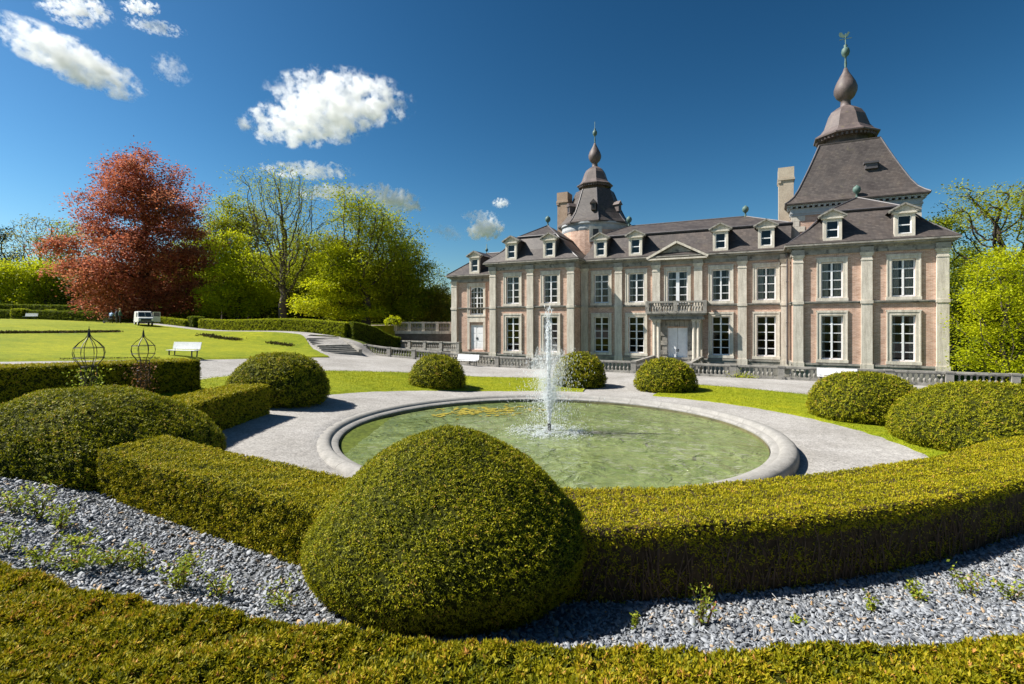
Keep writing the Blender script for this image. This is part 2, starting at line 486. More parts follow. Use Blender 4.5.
# ------------------------------------------------------------------ clouds: real vapour far beyond the park
def cloud(label, px, py, wpx, hpx, tilt=0.0, dens=.05, cut=.5, Yd=1400.0, seed=0, ns=3.3):
    dens *= .75 * max(.7, min(4.0, 110.0 / wpx))
    p = at(px, py, Yd)
    rx, rz_ = wpx / F * Yd / 2 * 1.25, hpx / F * Yd / 2 * 1.3
    bm = bmesh.new(); bmesh.ops.create_icosphere(bm, subdivisions=4, radius=1)
    me = bpy.data.meshes.new('cloud'); bm.to_mesh(me); bm.free()
    o = bpy.data.objects.new('cloud', me); col.objects.link(o)
    o.location = p; o.scale = (rx, (rx + rz_) * .45, rz_); o.rotation_euler = (0, tilt, 0)
    m = bpy.data.materials.new('cloud vapour'); m.use_nodes = True
    nt = m.node_tree; nt.nodes.remove(nt.nodes['Principled BSDF'])
    tc = nt.nodes.new('ShaderNodeTexCoord').outputs['Object']
    ln = nt.nodes.new('ShaderNodeVectorMath'); ln.operation = 'LENGTH'; nt.links.new(tc, ln.inputs[0])
    mp = nt.nodes.new('ShaderNodeMapping'); mp.inputs['Location'].default_value = (seed * 3.7, seed * 1.9, seed * 5.3)
    k = rx / rz_
    mp.inputs['Scale'].default_value = (k ** .5, .8, 1 / k ** .5)
    nt.links.new(tc, mp.inputs['Vector'])
    n1 = nt.nodes.new('ShaderNodeTexNoise'); n1.inputs['Scale'].default_value = ns; n1.inputs['Detail'].default_value = 7; n1.inputs['Roughness'].default_value = .68
    nt.links.new(mp.outputs[0], n1.inputs['Vector'])
    def mth(op_, a, b_):
        q = nt.nodes.new('ShaderNodeMath'); q.operation = op_
        for i_, v in enumerate((a, b_)):
            if isinstance(v, (int, float)): q.inputs[i_].default_value = v
            else: nt.links.new(v, q.inputs[i_])
        return q.outputs[0]
    r2 = mth('POWER', ln.outputs['Value'], 2.0)
    fall = mth('SUBTRACT', 1.0, r2)
    f = mth('ADD', mth('MULTIPLY', fall, .55), mth('MULTIPLY', mth('SUBTRACT', n1.outputs['Fac'], .5), 4.0))
    f = mth('MULTIPLY', mth('MINIMUM', mth('MAXIMUM', mth('SUBTRACT', f, cut), 0.0), .3), dens / .3)
    f = mth('MULTIPLY', f, mth('MINIMUM', mth('MAXIMUM', mth('MULTIPLY', fall, 4.0), 0.0), 1.0))
    vs = nt.nodes.new('ShaderNodeVolumePrincipled')
    vs.inputs['Color'].default_value = (.995, .995, .995, 1)
    vs.inputs['Anisotropy'].default_value = .1
    nt.links.new(f, vs.inputs['Density'])
    nt.links.new(vs.outputs[0], nt.nodes['Material Output'].inputs['Volume'])
    m.cycles.volume_step_rate = .35
    me.materials.append(m)
    return tag(o, label, 'cloud', 'small fair weather clouds')
cloud('largest white cloud, right part high above the forked tree', 340, 100, 124, 44, .05, .05, .34, seed=1)
cloud('flat lower left part of the largest white cloud', 306, 124, 116, 34, -.05, .05, .36, seed=2)
cloud('long slanting white cloud at the upper left', 68, 58, 138, 36, .42, .05, .34, seed=3)
cloud('white cloud cut by the top edge of the picture', 76, 9, 62, 26, 0, .045, .42, seed=4)
cloud('small white cloud near the top edge', 140, 7, 34, 12, 0, .05, .42, seed=5)
cloud('thin cloud streak just below the small top cloud', 154, 27, 54, 8, .12, .03, .4, seed=6)
cloud('faint cloud wisp below the streak', 171, 69, 34, 26, .3, .006, .42, seed=7)
cloud('broken row of thin cloud above the forked tree', 305, 171, 90, 13, 0, .05, .42, seed=8)
cloud('thin cloud band left of the tall spring green tree', 332, 192, 72, 11, -.08, .06, .38, seed=9)
cloud('small cloud behind the top of the tall spring green tree', 392, 199, 62, 22, .25, .06, .4, seed=10)
cloud('bright little cloud left of the left tower', 485, 229, 34, 20, -.1, .05, .3, seed=11)
cloud('faint cloud scrap above the bright little cloud', 480, 216, 34, 10, 0, .015, .38, seed=12)
cloud('tiny cloud dot left of the left tower', 501, 203, 16, 9, 0, .03, .34, seed=13)
cloud('faint cloud scrap above the chateau wing', 448, 233, 30, 14, .3, .008, .4, seed=14)

# ------------------------------------------------------------------ ground sheets
def grid_sheet(name, X, Y, Z, mat):
    n, m = X.shape
    V = np.stack([X, Y, Z], -1).reshape(-1, 3)
    i = np.arange(n - 1)[:, None] * m + np.arange(m - 1)[None, :]
    Q = np.stack([i, i + m, i + m + 1, i + 1], -1).reshape(-1, 4)
    # wind upward
    e1 = V[Q[0, 1]] - V[Q[0, 0]]; e2 = V[Q[0, 3]] - V[Q[0, 0]]
    if e1[0] * e2[1] - e1[1] * e2[0] < 0: Q = Q[:, ::-1]
    o = mesh_np(name, V, Q, [mat], smooth=True)
    return tag(o, kind='structure')

xs = np.unique(np.concatenate([np.array([-2500, -1200, -600, -350, -220, -170]), np.arange(-140, -60, 2.0), np.arange(-60, 60, .8), np.arange(60, 140, 2.0), np.array([180, 260, 420, 800, 1500, 2500])]))
ys = np.unique(np.concatenate([np.array([-600, -200, -60]), np.arange(-24, 66, .8), np.arange(66, 140, 2.0), np.array([150, 180, 240, 400, 800, 1600, 3000])]))
GX, GY = np.meshgrid(xs, ys, indexing='ij')
GZ = T(GX, GY)
s_ = (GX - ORG[0]) * U[0] + (GY - ORG[1]) * U[1]
d_ = (GX - ORG[0]) * M_[0] + (GY - ORG[1]) * M_[1]
low = sstep(-47, -45, s_) * (1 - sstep(27, 29, s_)) * (1 - sstep(-9.2, -8.6, d_)) * sstep(-64, -62, d_)
grid_sheet('ground', GX, GY, GZ - .22 * low, WOODLAND)

S, D = np.meshgrid(np.arange(-44.5, 26.6, .35), np.arange(-61, -8.59, .35), indexing='ij')
X, Y = ORG[0] + S * U[0] + D * M_[0], ORG[1] + S * U[1] + D * M_[1]
rr = np.hypot(X - PC[0], Y - PC[1])
grid_sheet('gravel_forecourt', X, Y, T(X, Y) - .6 * (1 - sstep(7.0, 7.6, rr)), GRAVEL)

def polar_sheet(name, r0, r1, a0, a1, lift, mat, nr, na, rag=.0, edge=.0):
    """angles measured at the pool centre, 0 towards the viewer, growing to the right"""
    a = np.linspace(a0, a1, na)
    t = np.linspace(0, 1, nr)
    A, TT = np.meshgrid(a, t, indexing='ij')
    w = nz(np.stack([np.cos(A) * 12, np.sin(A) * 12, A * 0], -1), 1.2, 1) * rag
    r0_ = r0(A) if callable(r0) else r0
    r1_ = r1(A) if callable(r1) else r1
    R = r0_ + (r1_ - r0_) * TT + w * (1 - 2 * TT)
    X, Y = PC[0] + R * np.sin(A), PC[1] - R * np.cos(A)
    Z = T(X, Y) + lift
    if edge: Z = Z - edge * ((TT == 0) | (TT == 1))
    return grid_sheet(name, X, Y, Z, mat)

# the lawn that rings the pool path
def lawn_out(A):
    d = np.degrees(A) % 360
    return np.interp(d, [0, 60, 95, 110, 125, 150, 180, 205, 230, 250, 275, 292, 320, 360], [17, 17, 18.2, 18.3, 18.2, 18.2, 18.8, 19.8, 20, 18, 15.2, 12.7, 12.3, 12.3])
for a0_, a1_, n_ in ((48, 146.5, 170), (166, 304, 240)):               # two strips, with gravel between them before the door
    polar_sheet('ring_lawn', 11.5, lawn_out, radians(a0_), radians(a1_), .06, GRASS, 22, n_, .09, .08)
# slate mulch bed between the two yew hedges
polar_sheet('slate_bed', 10.9, 17.5, radians(-75), radians(66), .03, SLATEBASE, 40, 220)

def loft_sheet(name, A, B, lift, mat, n, m):
    A, B = np.array(A)[:, :2], np.array(B)[:, :2]
    def res(P, k):
        d = np.r_[0, np.cumsum(np.linalg.norm(np.diff(P, axis=0), axis=1))]
        t = np.linspace(0, d[-1], k)
        return np.stack([np.interp(t, d, P[:, 0]), np.interp(t, d, P[:, 1])], -1)
    a, b = res(A, n), res(B, n)
    t = np.linspace(0, 1, m)[None, :, None]
    P = a[:, None] * (1 - t) + b[:, None] * t
    w = nz(np.concatenate([P, P[..., :1] * 0], -1), 1.5, 2) * .06
    Z = T(P[..., 0], P[..., 1]) + lift
    Z[:, 0] -= lift + .05
    return grid_sheet(name, P[..., 0] + w, P[..., 1] + w, Z, mat)

g = ground
LA = [(-34, 20)] + [g(px, py)[:2] for px, py in ((0, 362.5), (60, 361.5), (130, 360.5), (215, 359.8), (262, 358.8), (300, 358.3), (330, 357.6))]
LB = [(-120, 60), (-100, 75), (-75, 82), (-58, 72), (-45, 64), (-36, 60), (-28, 56.4), (-21.6, 52.6)]
loft_sheet('lawn', LA, LB, .1, GRASS, 220, 110)
UA = [g(150, 325)[:2], g(205, 331.5)[:2], (-30, 57.4), (-25, 55.2), (-21.3, 53)]
UB = [(-52, 68), (-40, 63.5), (-30, 60), (-23, 57), (-18.9, 54.9)]
loft_sheet('gravel_path', UA, UB, .13, GRAVEL, 60, 8)
# upper terrace behind the clipped hedge
tb = MB()
tp = [(-36, 63), (-18.4, 57), (-15.2, 60.4), (-15.2, 110), (-90, 120), (-60, 82)]
tb.add([(x, y, 3.68 + (y - 57) * .006) for x, y in tp] + [(x, y, 0) for x, y in tp], [tuple(range(6))] + [(i + 6, (i + 1) % 6 + 6, (i + 1) % 6, i) for i in range(6)])
tag(tb.build('upper_terrace', [GRASS]), kind='structure')
tb = MB()
tp = [(-33, 63.2), (-18.6, 57.6), (-14.6, 61.5), (-15, 70), (-38, 74)]
tb.add([(x, y, 3.70 + (y - 57) * .006) for x, y in tp], [tuple(range(5))])
tag(tb.build('terrace_path', [mat_ground('pinkish gravel', [(.3, (.36, .28, .22)), (.7, (.46, .38, .31))], 2, 15, .3, .02)]), kind='structure')

# ------------------------------------------------------------------ foliage helpers
def quad_area_sample(V, Q, n):
    a, b, c, d = (V[Q[:, i]] for i in range(4))
    nrm = np.cross(c - a, d - b)
    ar = np.linalg.norm(nrm, axis=1)
    idx = rng.choice(len(Q), n, p=ar / ar.sum())
    u, v = rng.random((2, n, 1))
    P = (a[idx] * (1 - u) + b[idx] * u) * (1 - v) + (d[idx] * (1 - u) + c[idx] * u) * v
    N = nrm[idx] / np.maximum(ar[idx][:, None], 1e-9)
    return P, N, ar.sum() / 2

def leaf_quads(P, D, L, W, N=None):
    """diamond leaves from P along D; returns V (4n,3), Q"""
    n = len(P)
    D = D / np.maximum(np.linalg.norm(D, axis=1), 1e-9)[:, None]
    R = rng.normal(size=(n, 3)) if N is None else np.cross(D, N) + rng.normal(size=(n, 3)) * .25
    S_ = R - (R * D).sum(1)[:, None] * D
    S_ /= np.maximum(np.linalg.norm(S_, axis=1), 1e-9)[:, None]
    L = np.broadcast_to(np.asarray(L, float).reshape(-1, 1), (n, 1)); W = np.broadcast_to(np.asarray(W, float).reshape(-1, 1), (n, 1))
    mid = P + D * L * .45
    V = np.stack([P, mid + S_ * W * .5, P + D * L, mid - S_ * W * .5], 1).reshape(-1, 3)
    return V, np.arange(4 * n).reshape(-1, 4)

def clipped_foliage(name, V, Q, dens, L, W, mats, parent=None, blades=2, rough=.04, bald=None, tuft=.35):
    """a clipped shrub: dark inner body with shoots all over its surface"""
    ctr_off = nz(V, .9, 3) * rough + nz(V, .3, 1) * rough * .5
    a, b, c, d = (V[Q[:, i]] for i in range(4))
    P, N, area = quad_area_sample(V, Q, 10)
    n = int(area * dens)
    P, N, _ = quad_area_sample(V, Q, n)
    if bald is not None:
        keep = rng.random(n) < bald(P, N)
        P, N = P[keep], N[keep]; n = len(P)
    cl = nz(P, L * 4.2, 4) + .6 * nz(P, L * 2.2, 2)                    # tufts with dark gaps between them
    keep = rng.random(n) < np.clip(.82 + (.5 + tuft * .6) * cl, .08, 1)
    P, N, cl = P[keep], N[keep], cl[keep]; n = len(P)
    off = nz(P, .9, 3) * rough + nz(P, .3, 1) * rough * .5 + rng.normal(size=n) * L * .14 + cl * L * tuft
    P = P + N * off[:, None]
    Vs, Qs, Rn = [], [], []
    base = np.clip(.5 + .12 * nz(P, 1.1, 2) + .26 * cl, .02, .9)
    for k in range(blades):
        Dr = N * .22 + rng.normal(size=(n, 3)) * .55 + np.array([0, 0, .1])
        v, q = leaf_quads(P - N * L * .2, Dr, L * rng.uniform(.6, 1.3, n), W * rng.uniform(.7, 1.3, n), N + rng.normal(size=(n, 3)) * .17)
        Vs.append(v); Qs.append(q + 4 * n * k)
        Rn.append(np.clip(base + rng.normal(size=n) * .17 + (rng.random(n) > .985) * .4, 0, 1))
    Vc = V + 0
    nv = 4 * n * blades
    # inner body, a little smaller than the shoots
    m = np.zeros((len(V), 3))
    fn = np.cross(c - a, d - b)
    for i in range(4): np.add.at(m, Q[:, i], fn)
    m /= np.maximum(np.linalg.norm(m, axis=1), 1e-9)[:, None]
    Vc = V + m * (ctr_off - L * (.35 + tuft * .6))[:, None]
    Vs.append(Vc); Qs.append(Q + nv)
    mi = np.r_[np.zeros(n * blades, int), np.ones(len(Q), int)]
    rn = np.r_[np.concatenate(Rn), np.zeros(len(Q))]
    return mesh_np(name, np.concatenate(Vs), np.concatenate(Qs), mats, parent, mi, rn)

def dome_surface(cx, cy, z0, R, H, pa=2.0, pb=2.0, base=.22, under=.86, nth=72, nph=26, sx=1.0, rot=0.0, lump=.05):
    prof = []
    for i in range(7):
        t = i / 7
        prof.append((R * (under + (1 - under) * sin(t * pi / 2)), base * H * t))
    for i in range(nph + 1):
        ph = pi / 2 * (1 - i / nph)
        prof.append((R * max(sin(ph), 0) ** (2 / pa), base * H + (H - base * H) * max(cos(ph), 0) ** (2 / pb)))
    prof[-1] = (.02, H)
    pr = np.array(prof)
    th = np.linspace(0, 2 * pi, nth, endpoint=False)
    r = pr[:, 0][:, None]
    x, y = r * np.cos(th) * sx, r * np.sin(th)
    X = cx + x * cos(rot) - y * sin(rot); Y = cy + x * sin(rot) + y * cos(rot)
    Z = np.broadcast_to(z0 + pr[:, 1][:, None], X.shape)
    V = np.stack([X, Y, Z], -1)
    k = 1 + lump * nz(V, 2.2, 1)[..., None]
    c = np.array([cx, cy, z0 + .3 * H])
    V = c + (V - c) * k
    n, m = len(pr), nth
    i = np.arange(n - 1)[:, None] * m; j = np.arange(m)[None]
    Q = np.stack([i + j, i + (j + 1) % m, i + m + (j + 1) % m, i + m + j], -1).reshape(-1, 4)
    return V.reshape(-1, 3), Q

def yew_dome(label, cx, cy, R, H, dist, pa=2.0, pb=2.0, z0=None, mats=None, **kw):
    z0 = gz(cx, cy) - .08 if z0 is None else z0
    V, Q = dome_surface(0, 0, 0, R, H, pa, pb, **kw)
    L = max(.035, min(.0046 * dist, .012 + .0032 * dist))
    dens = min(6500, 1.25 / (L * L * .3) * 1.0)
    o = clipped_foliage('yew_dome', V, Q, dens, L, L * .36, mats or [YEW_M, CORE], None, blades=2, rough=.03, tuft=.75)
    o.location = (cx, cy, z0)
    return tag(o, label, 'topiary', 'clipped yew domes around the pool')

def hedge_surface(path, width, height, z_of, step=.25, r=.05, taper=.0):
    P = np.array(path, float)
    d = np.r_[0, np.cumsum(np.linalg.norm(np.diff(P, axis=0), axis=1))]
    n = max(3, int(d[-1] / step))
    t = np.linspace(0, d[-1], n)
    # smooth path
    X = np.interp(t, d, P[:, 0]); Y = np.interp(t, d, P[:, 1])
    for _ in range(12):
        X[1:-1] = (X[:-2] + 2 * X[1:-1] + X[2:]) / 4; Y[1:-1] = (Y[:-2] + 2 * Y[1:-1] + Y[2:]) / 4
    tx, ty = np.gradient(X), np.gradient(Y)
    l = np.hypot(tx, ty); nx, ny = ty / l, -tx / l               # to the right of travel
    w2 = width / 2
    H = height(t / d[-1]) if callable(height) else np.full(n, float(height))
    zs = np.linspace(0, 1, 7)
    sec = [(w2 - taper * z, z) for z in zs[:-1]] + [(w2 - taper - r * .3, 1 - .0)] + [(w2 - taper - r, 1.0)]
    sec = [(w2 - taper * z, z * .93) for z in zs] + [(w2 - taper - .03, .98), (w2 - taper - r, 1.0)]
    top = [(x, 1.0) for x in np.linspace(w2 - taper - r, -(w2 - taper - r), 8)[1:-1]]
    full = sec + top + [(-x, z) for x, z in sec[::-1]]
    full = np.array(full)
    m = len(full)
    zb = z_of(X, Y)
    VX = X[:, None] + nx[:, None] * full[None, :, 0]
    VY = Y[:, None] + ny[:, None] * full[None, :, 0]
    VZ = zb[:, None] - .05 + H[:, None] * full[None, :, 1]
    V = np.stack([VX, VY, VZ], -1)
    i = np.arange(n - 1)[:, None] * m; j = np.arange(m - 1)[None]
    Q = np.stack([i + j, i + m + j, i + m + j + 1, i + j + 1], -1).reshape(-1, 4)
    # end caps as strips of quads between mirrored section points
    caps = []
    for e, flip in ((0, False), (n - 1, True)):
        for k in range(m // 2 - 1):
            q = [e * m + k, e * m + k + 1, e * m + m - 2 - k, e * m + m - 1 - k]
            caps.append(q[::-1] if flip else q)
    Q = np.concatenate([Q, np.array(caps)])
    return V.reshape(-1, 3), Q

def hedge(label, path, width, height, dist, z_of=T, mats=None, name='clipped_hedge', cat='hedge', group=None, bald=None, Lk=1.0, blades=2, rough=.022, taper=0.0, dk=1.0):
    V, Q = hedge_surface(path, width, height, z_of, max(.2, dist * .012), taper=taper)
    c = V.mean(0); c[2] = V[:, 2].min()
    L = max(.035, min(.0046 * dist, .012 + .0032 * dist)) * Lk
    dens = min(6500, 1.35 / (L * L * .3)) * dk
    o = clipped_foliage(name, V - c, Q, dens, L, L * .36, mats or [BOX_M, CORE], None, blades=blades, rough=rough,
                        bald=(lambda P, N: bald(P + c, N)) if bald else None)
    o.location = c
    return tag(o, label, cat, group)

# ------------------------------------------------------------------ the chateau
ch = empty('chateau', (ORG[0], ORG[1], 0), RZ, 'pink brick and grey stone chateau with slate mansard roofs and two onion topped towers', 'chateau')
MAIN = (-18.5, .35); LP = (-27.95, -18.5); RP = (.35, 10.45); WG = (-34.05, -27.95)
UPZ, UPH, LOZ, LOH, WW = 6.0, 2.86, 1.07, 3.54, 1.5
W_MAIN = [-16.38, -12.9, -5.28, -1.6]
W_LP = [-25.3, -21.05]; W_RP = [3.1, 7.73]

def wall_block(s0, s1, y0, y1, z1, ops, z0=-2.4):
    """brick box open at the top whose front has real openings (x0,x1,z0,z1)"""
    b = MB()
    xs_ = sorted({s0, s1, *[o[0] for o in ops], *[o[1] for o in ops]})
    zs_ = sorted({z0, z1, *[o[2] for o in ops], *[o[3] for o in ops]})
    for i in range(len(xs_) - 1):
        for k in range(len(zs_) - 1):
            xm, zm = (xs_[i] + xs_[i + 1]) / 2, (zs_[k] + zs_[k + 1]) / 2
            if any(o[0] < xm < o[1] and o[2] < zm < o[3] for o in ops): continue
            b.add([(xs_[i], y0, zs_[k]), (xs_[i + 1], y0, zs_[k]), (xs_[i + 1], y0, zs_[k + 1]), (xs_[i], y0, zs_[k + 1])], [(0, 1, 2, 3)])
    for a, c, e, f in ops:
        q = .4
        b.add([(a, y0, e), (c, y0, e), (c, y0, f), (a, y0, f), (a, y0 + q, e), (c, y0 + q, e), (c, y0 + q, f), (a, y0 + q, f)],
              [(0, 4, 5, 1), (1, 5, 6, 2), (2, 6, 7, 3), (3, 7, 4, 0)])
    b.add([(s0, y0, z0), (s0, y1, z0), (s0, y1, z1), (s0, y0, z1)], [(0, 3, 2, 1)])
    b.add([(s1, y0, z0), (s1, y1, z0), (s1, y1, z1), (s1, y0, z1)], [(0, 1, 2, 3)])
    b.add([(s0, y1, z0), (s1, y1, z0), (s1, y1, z1), (s0, y1, z1)], [(1, 0, 3, 2)])
    # dark rooms behind the windows: a floor between the storeys and a back wall
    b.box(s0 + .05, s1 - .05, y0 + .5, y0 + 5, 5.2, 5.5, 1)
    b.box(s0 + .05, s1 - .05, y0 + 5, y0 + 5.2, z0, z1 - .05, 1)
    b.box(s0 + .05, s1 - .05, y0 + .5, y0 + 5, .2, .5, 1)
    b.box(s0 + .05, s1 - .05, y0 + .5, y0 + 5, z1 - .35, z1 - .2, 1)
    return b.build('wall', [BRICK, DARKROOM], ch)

def op(c, w, z, h): return (c - w / 2, c + w / 2, z, z + h)
ops = [op(c, WW, z, h) for c in W_MAIN for z, h in ((UPZ, UPH), (LOZ, LOH))]
ops += [op(-9.05, 1.8, 5.15, 3.72), op(-9.05, 1.84, .15, 3.4)]
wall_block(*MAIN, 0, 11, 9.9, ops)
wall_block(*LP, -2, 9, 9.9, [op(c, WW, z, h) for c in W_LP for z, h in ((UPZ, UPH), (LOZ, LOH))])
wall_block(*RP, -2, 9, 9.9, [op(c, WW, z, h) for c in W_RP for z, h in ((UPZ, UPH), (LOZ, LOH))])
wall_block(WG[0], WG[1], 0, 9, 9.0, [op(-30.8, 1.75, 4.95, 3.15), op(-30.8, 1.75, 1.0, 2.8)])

def make_window(w, h, rows, cols=2, trans=None, curtain=0, mull=.13, arch=False):
    """white casement in a grey stone surround; origin at the sill, in the wall plane"""
    b = MB(); y0, y1 = .14, .22
    fb = .095
    b.box(-w / 2, -w / 2 + fb, y0, y1, 0, h); b.box(w / 2 - fb, w / 2, y0, y1, 0, h)
    b.box(-w / 2 + fb, w / 2 - fb, y0, y1, 0, fb * 1.3); b.box(-w / 2 + fb, w / 2 - fb, y0, y1, h - fb, h)
    b.box(-mull / 2, mull / 2, y0 - .02, y1 + .01, fb * 1.3, h - fb)
    rowz = [h * i / rows for i in range(1, rows)]
    for i, z in enumerate(rowz):
        t = .1 if (trans is not None and i == trans) else .06
        for sg in (-1, 1):
            x0, x1 = sorted((sg * mull / 2, sg * (w / 2 - fb)))
            b.box(x0, x1, y0 + .012, y1 - .01, z - t / 2, z + t / 2)
    if cols == 4:
        for sg in (-1, 1):
            xx = sg * w / 4
            b.box(xx - .02, xx + .02, y0 + .015, y1 - .015, fb * 1.3, h - fb)
    if arch:
        pts = []
        for sg in (-1, 1):
            poly = [(sg * (w / 2 - fb), h - fb), (sg * (w / 2 - fb), h - .55)]
            for k in range(1, 7):
                t = pi / 2 * k / 6
                poly.append((sg * (w / 2 - fb) * cos(t), h - .55 + (.55 - fb - .01) * sin(t)))
            if sg < 0: poly = poly
            else: poly = poly[::-1]
            b.prism(poly, y0 - .01, y1)
    win = b.build('window', [WHITE])
    p = MB(); p.add([(-w / 2 + .02, .19, .02), (w / 2 - .02, .19, .02), (w / 2 - .02, .19, h - .02), (-w / 2 + .02, .19, h - .02)], [(0, 1, 2, 3)])
    p.build('pane', [PANE], win)
    s = MB(); sw = .31
    s.box(-w / 2 - sw, -w / 2, -.09, .06, 0, h + sw); s.box(w / 2, w / 2 + sw, -.09, .06, 0, h + sw)
    s.box(-w / 2, w / 2, -.09, .06, h, h + sw)
    s.box(-w / 2 - sw - .05, w / 2 + sw + .05, -.12, .05, h + sw, h + sw + .08)
    s.box(-w / 2 - sw, -w / 2 - sw + .09, -.125, -.09, 0, h + sw); s.box(w / 2 + sw - .09, w / 2 + sw, -.125, -.09, 0, h + sw)
    s.box(-w / 2 - sw + .09, w / 2 + sw - .09, -.125, -.09, h + sw - .09, h + sw)
    s.build('surround', [STONE], win)
    s = MB(); s.box(-w / 2 - sw - .04, w / 2 + sw + .04, -.15, .1, -.24, 0)
    s.build('sill', [STONE], win)
    if curtain:
        c = MB()
        for sg in (-1, 1):
            xa = sg * (w / 2 - .02); n = 12
            ww = w * (.2 if curtain == 1 else .36)
            pts = []
            for k in range(n + 1):
                t = k / n
                x = xa - sg * ww * t
                y = .46 + .035 * sin(k * 2.2)
                pts.append((x, y))
            vs = [(x, y, .05) for x, y in pts] + [(x, y, h - .05) for x, y in pts]
            c.add(vs, [(k, k + 1, n + 2 + k, n + 1 + k) for k in range(n)])
        c.build('curtain', [CLOTH], win)
    return win

protos = {}
def place_window(kind, x, y, z):
    if kind not in protos:
        spec = {'up': (WW, UPH, 4, 2, 2, 1), 'upc': (WW, UPH, 4, 2, 2, 2), 'lo': (WW, LOH, 5, 2, 3, 0), 'loc': (WW, LOH, 5, 2, 3, 1),
                'balc': (1.8, 3.72, 5, 2, 3, 1, .3), 'arch': (1.75, 3.15, 5, 4, 2, 0, .12, True)}[kind]
        w = make_window(*spec); protos[kind] = w
    else: w = copy_tree(protos[kind])
    w.parent = ch; w.location = (x, y, z)
    return w
for i, c in enumerate(W_MAIN):
    place_window('up' if i != 3 else 'upc', c, 0, UPZ); place_window('lo', c, 0, LOZ)
for i, c in enumerate(W_LP):
    place_window('up', c, -2, UPZ); place_window('lo', c, -2, LOZ)
for c in W_RP:
    place_window('upc', c, -2, UPZ); place_window('loc', c, -2, LOZ)
place_window('balc', -9.05, 0, 5.15)
place_window('arch', -30.8, 0, 4.95)

def door(x, y, z, w, h, panes=False):
    b = MB()
    b.box(-w / 2, -.012, .12, .2, 0, h); b.box(.012, w / 2, .12, .2, 0, h)
    for sg in (-1, 1):
        for z0, z1 in ((.2, h * .3), (h * .34, h * .62), (h * .66, h - .15)):
            x0, x1 = sorted((sg * .1, sg * (w / 2 - .1)))
            b.box(x0, x1, .105, .12, z0, z1)
    d = b.build('door', [WHITE], ch); d.location = (x, y, z)
    k = MB()
    for sg in (-1, 1):
        k.box(sg * .08 - .03, sg * .08 + .03, .06, .105, 1.15, 1.4)
    k.build('handle', [IRON], d)
    return d
door(-9.05, 0, .15, 1.84, 3.4)
door(-30.8, 0, 1.0, 1.75, 2.8)
b = MB()
for sg in (-1, 1): b.box(-30.8 + sg * 1.03 - .15, -30.8 + sg * 1.03 + .15, -.09, .05, 1.0, 4.1)
b.box(-30.8 - 1.18, -30.8 + 1.18, -.1, .05, 4.1, 4.7)
b.build('door_surround', [STONE], ch)

# pilasters
def pil_proto(h0, h1):
    b = MB(); w = .36; d = .22
    b.box(-w, w, -d, 0, h0, 5.52); b.box(-w, w, -d, 0, 5.76, h1 - .62)
    b.box(-w - .06, w + .06, -d - .06, 0, h0 - .7, h0)                 # pedestal
    b.box(-w - .03, w + .03, -d - .03, 0, h1 - .62, h1 - .52)
    b.box(-w + .02, w - .02, -d + .01, 0, h1 - .52, h1 - .24)
    b.box(-w - .05, w + .05, -d - .05, 0, h1 - .24, h1 - .1); b.box(-w - .1, w + .1, -d - .1, 0, h1 - .1, h1)
    b.box(-w - .05, w + .05, -d - .05, 0, 5.52, 5.76)
    return b.build('pilaster', [STONE])
pp = None
PIL = [(-14.62, 0), (-10.98, 0), (-7.2, 0), (-3.5, 0), (-18.1, 0), (-.1, 0)]
PIL += [(-27.58, -2), (-23.25, -2), (-18.88, -2), (.74, -2), (5.4, -2), (10.06, -2)]
for x, y in PIL:
    o = pp.copy() if pp else pil_proto(.8, 9.5)
    if pp: col.objects.link(o)
    else: pp = o
    o.parent = ch; o.location = (x, y, 0)
o = pil_proto(.8, 8.75); o.parent = ch; o.location = (-33.68, 0, 0)

# plinths, string courses and cornices of the four blocks
def bands(s0, s1, y0, y1, ztop, left, right):
    """horizontal stone bands round front and exposed sides"""
    def ring(z0, z1, o, nm=None):
        b.box(s0 - (o if left else 0), s1 + (o if right else 0), y0 - o, y1, z0, z1)
    b = MB(); ring(-2.4, .62, .1); ring(.62, .78, .16); b.build('plinth', [STONE_D], ch)
    b = MB(); ring(5.55, 5.66, .1); ring(5.66, 5.74, .17); b.build('string_course', [STONE_D], ch)
    b = MB()
    ring(ztop - .8, ztop - .62, .12); ring(ztop - .62, ztop - .38, .09); ring(ztop - .38, ztop - .28, .2)
    ring(ztop - .28, ztop - .12, .42); ring(ztop - .12, ztop, .6)
    b.build('cornice', [STONE_D], ch)
bands(*MAIN, 0, 10.9, 10.3, False, False)
bands(*LP, -2, 8.9, 10.32, True, True)
bands(*RP, -2, 8.9, 10.32, True, True)
bands(*WG, 0, 8.9, 9.4, True, False)
b = MB(); b.box(-.44, .44, -.34, -.1, 9.5, 9.92)                       # cornice breaks over the pilasters
cb_ = b.build('cornice_block', [STONE_D], ch); cb_.location = (*PIL[0], 0)
for x, y in PIL[1:]:
    o = cb_.copy(); col.objects.link(o); o.location = (x, y, 0)

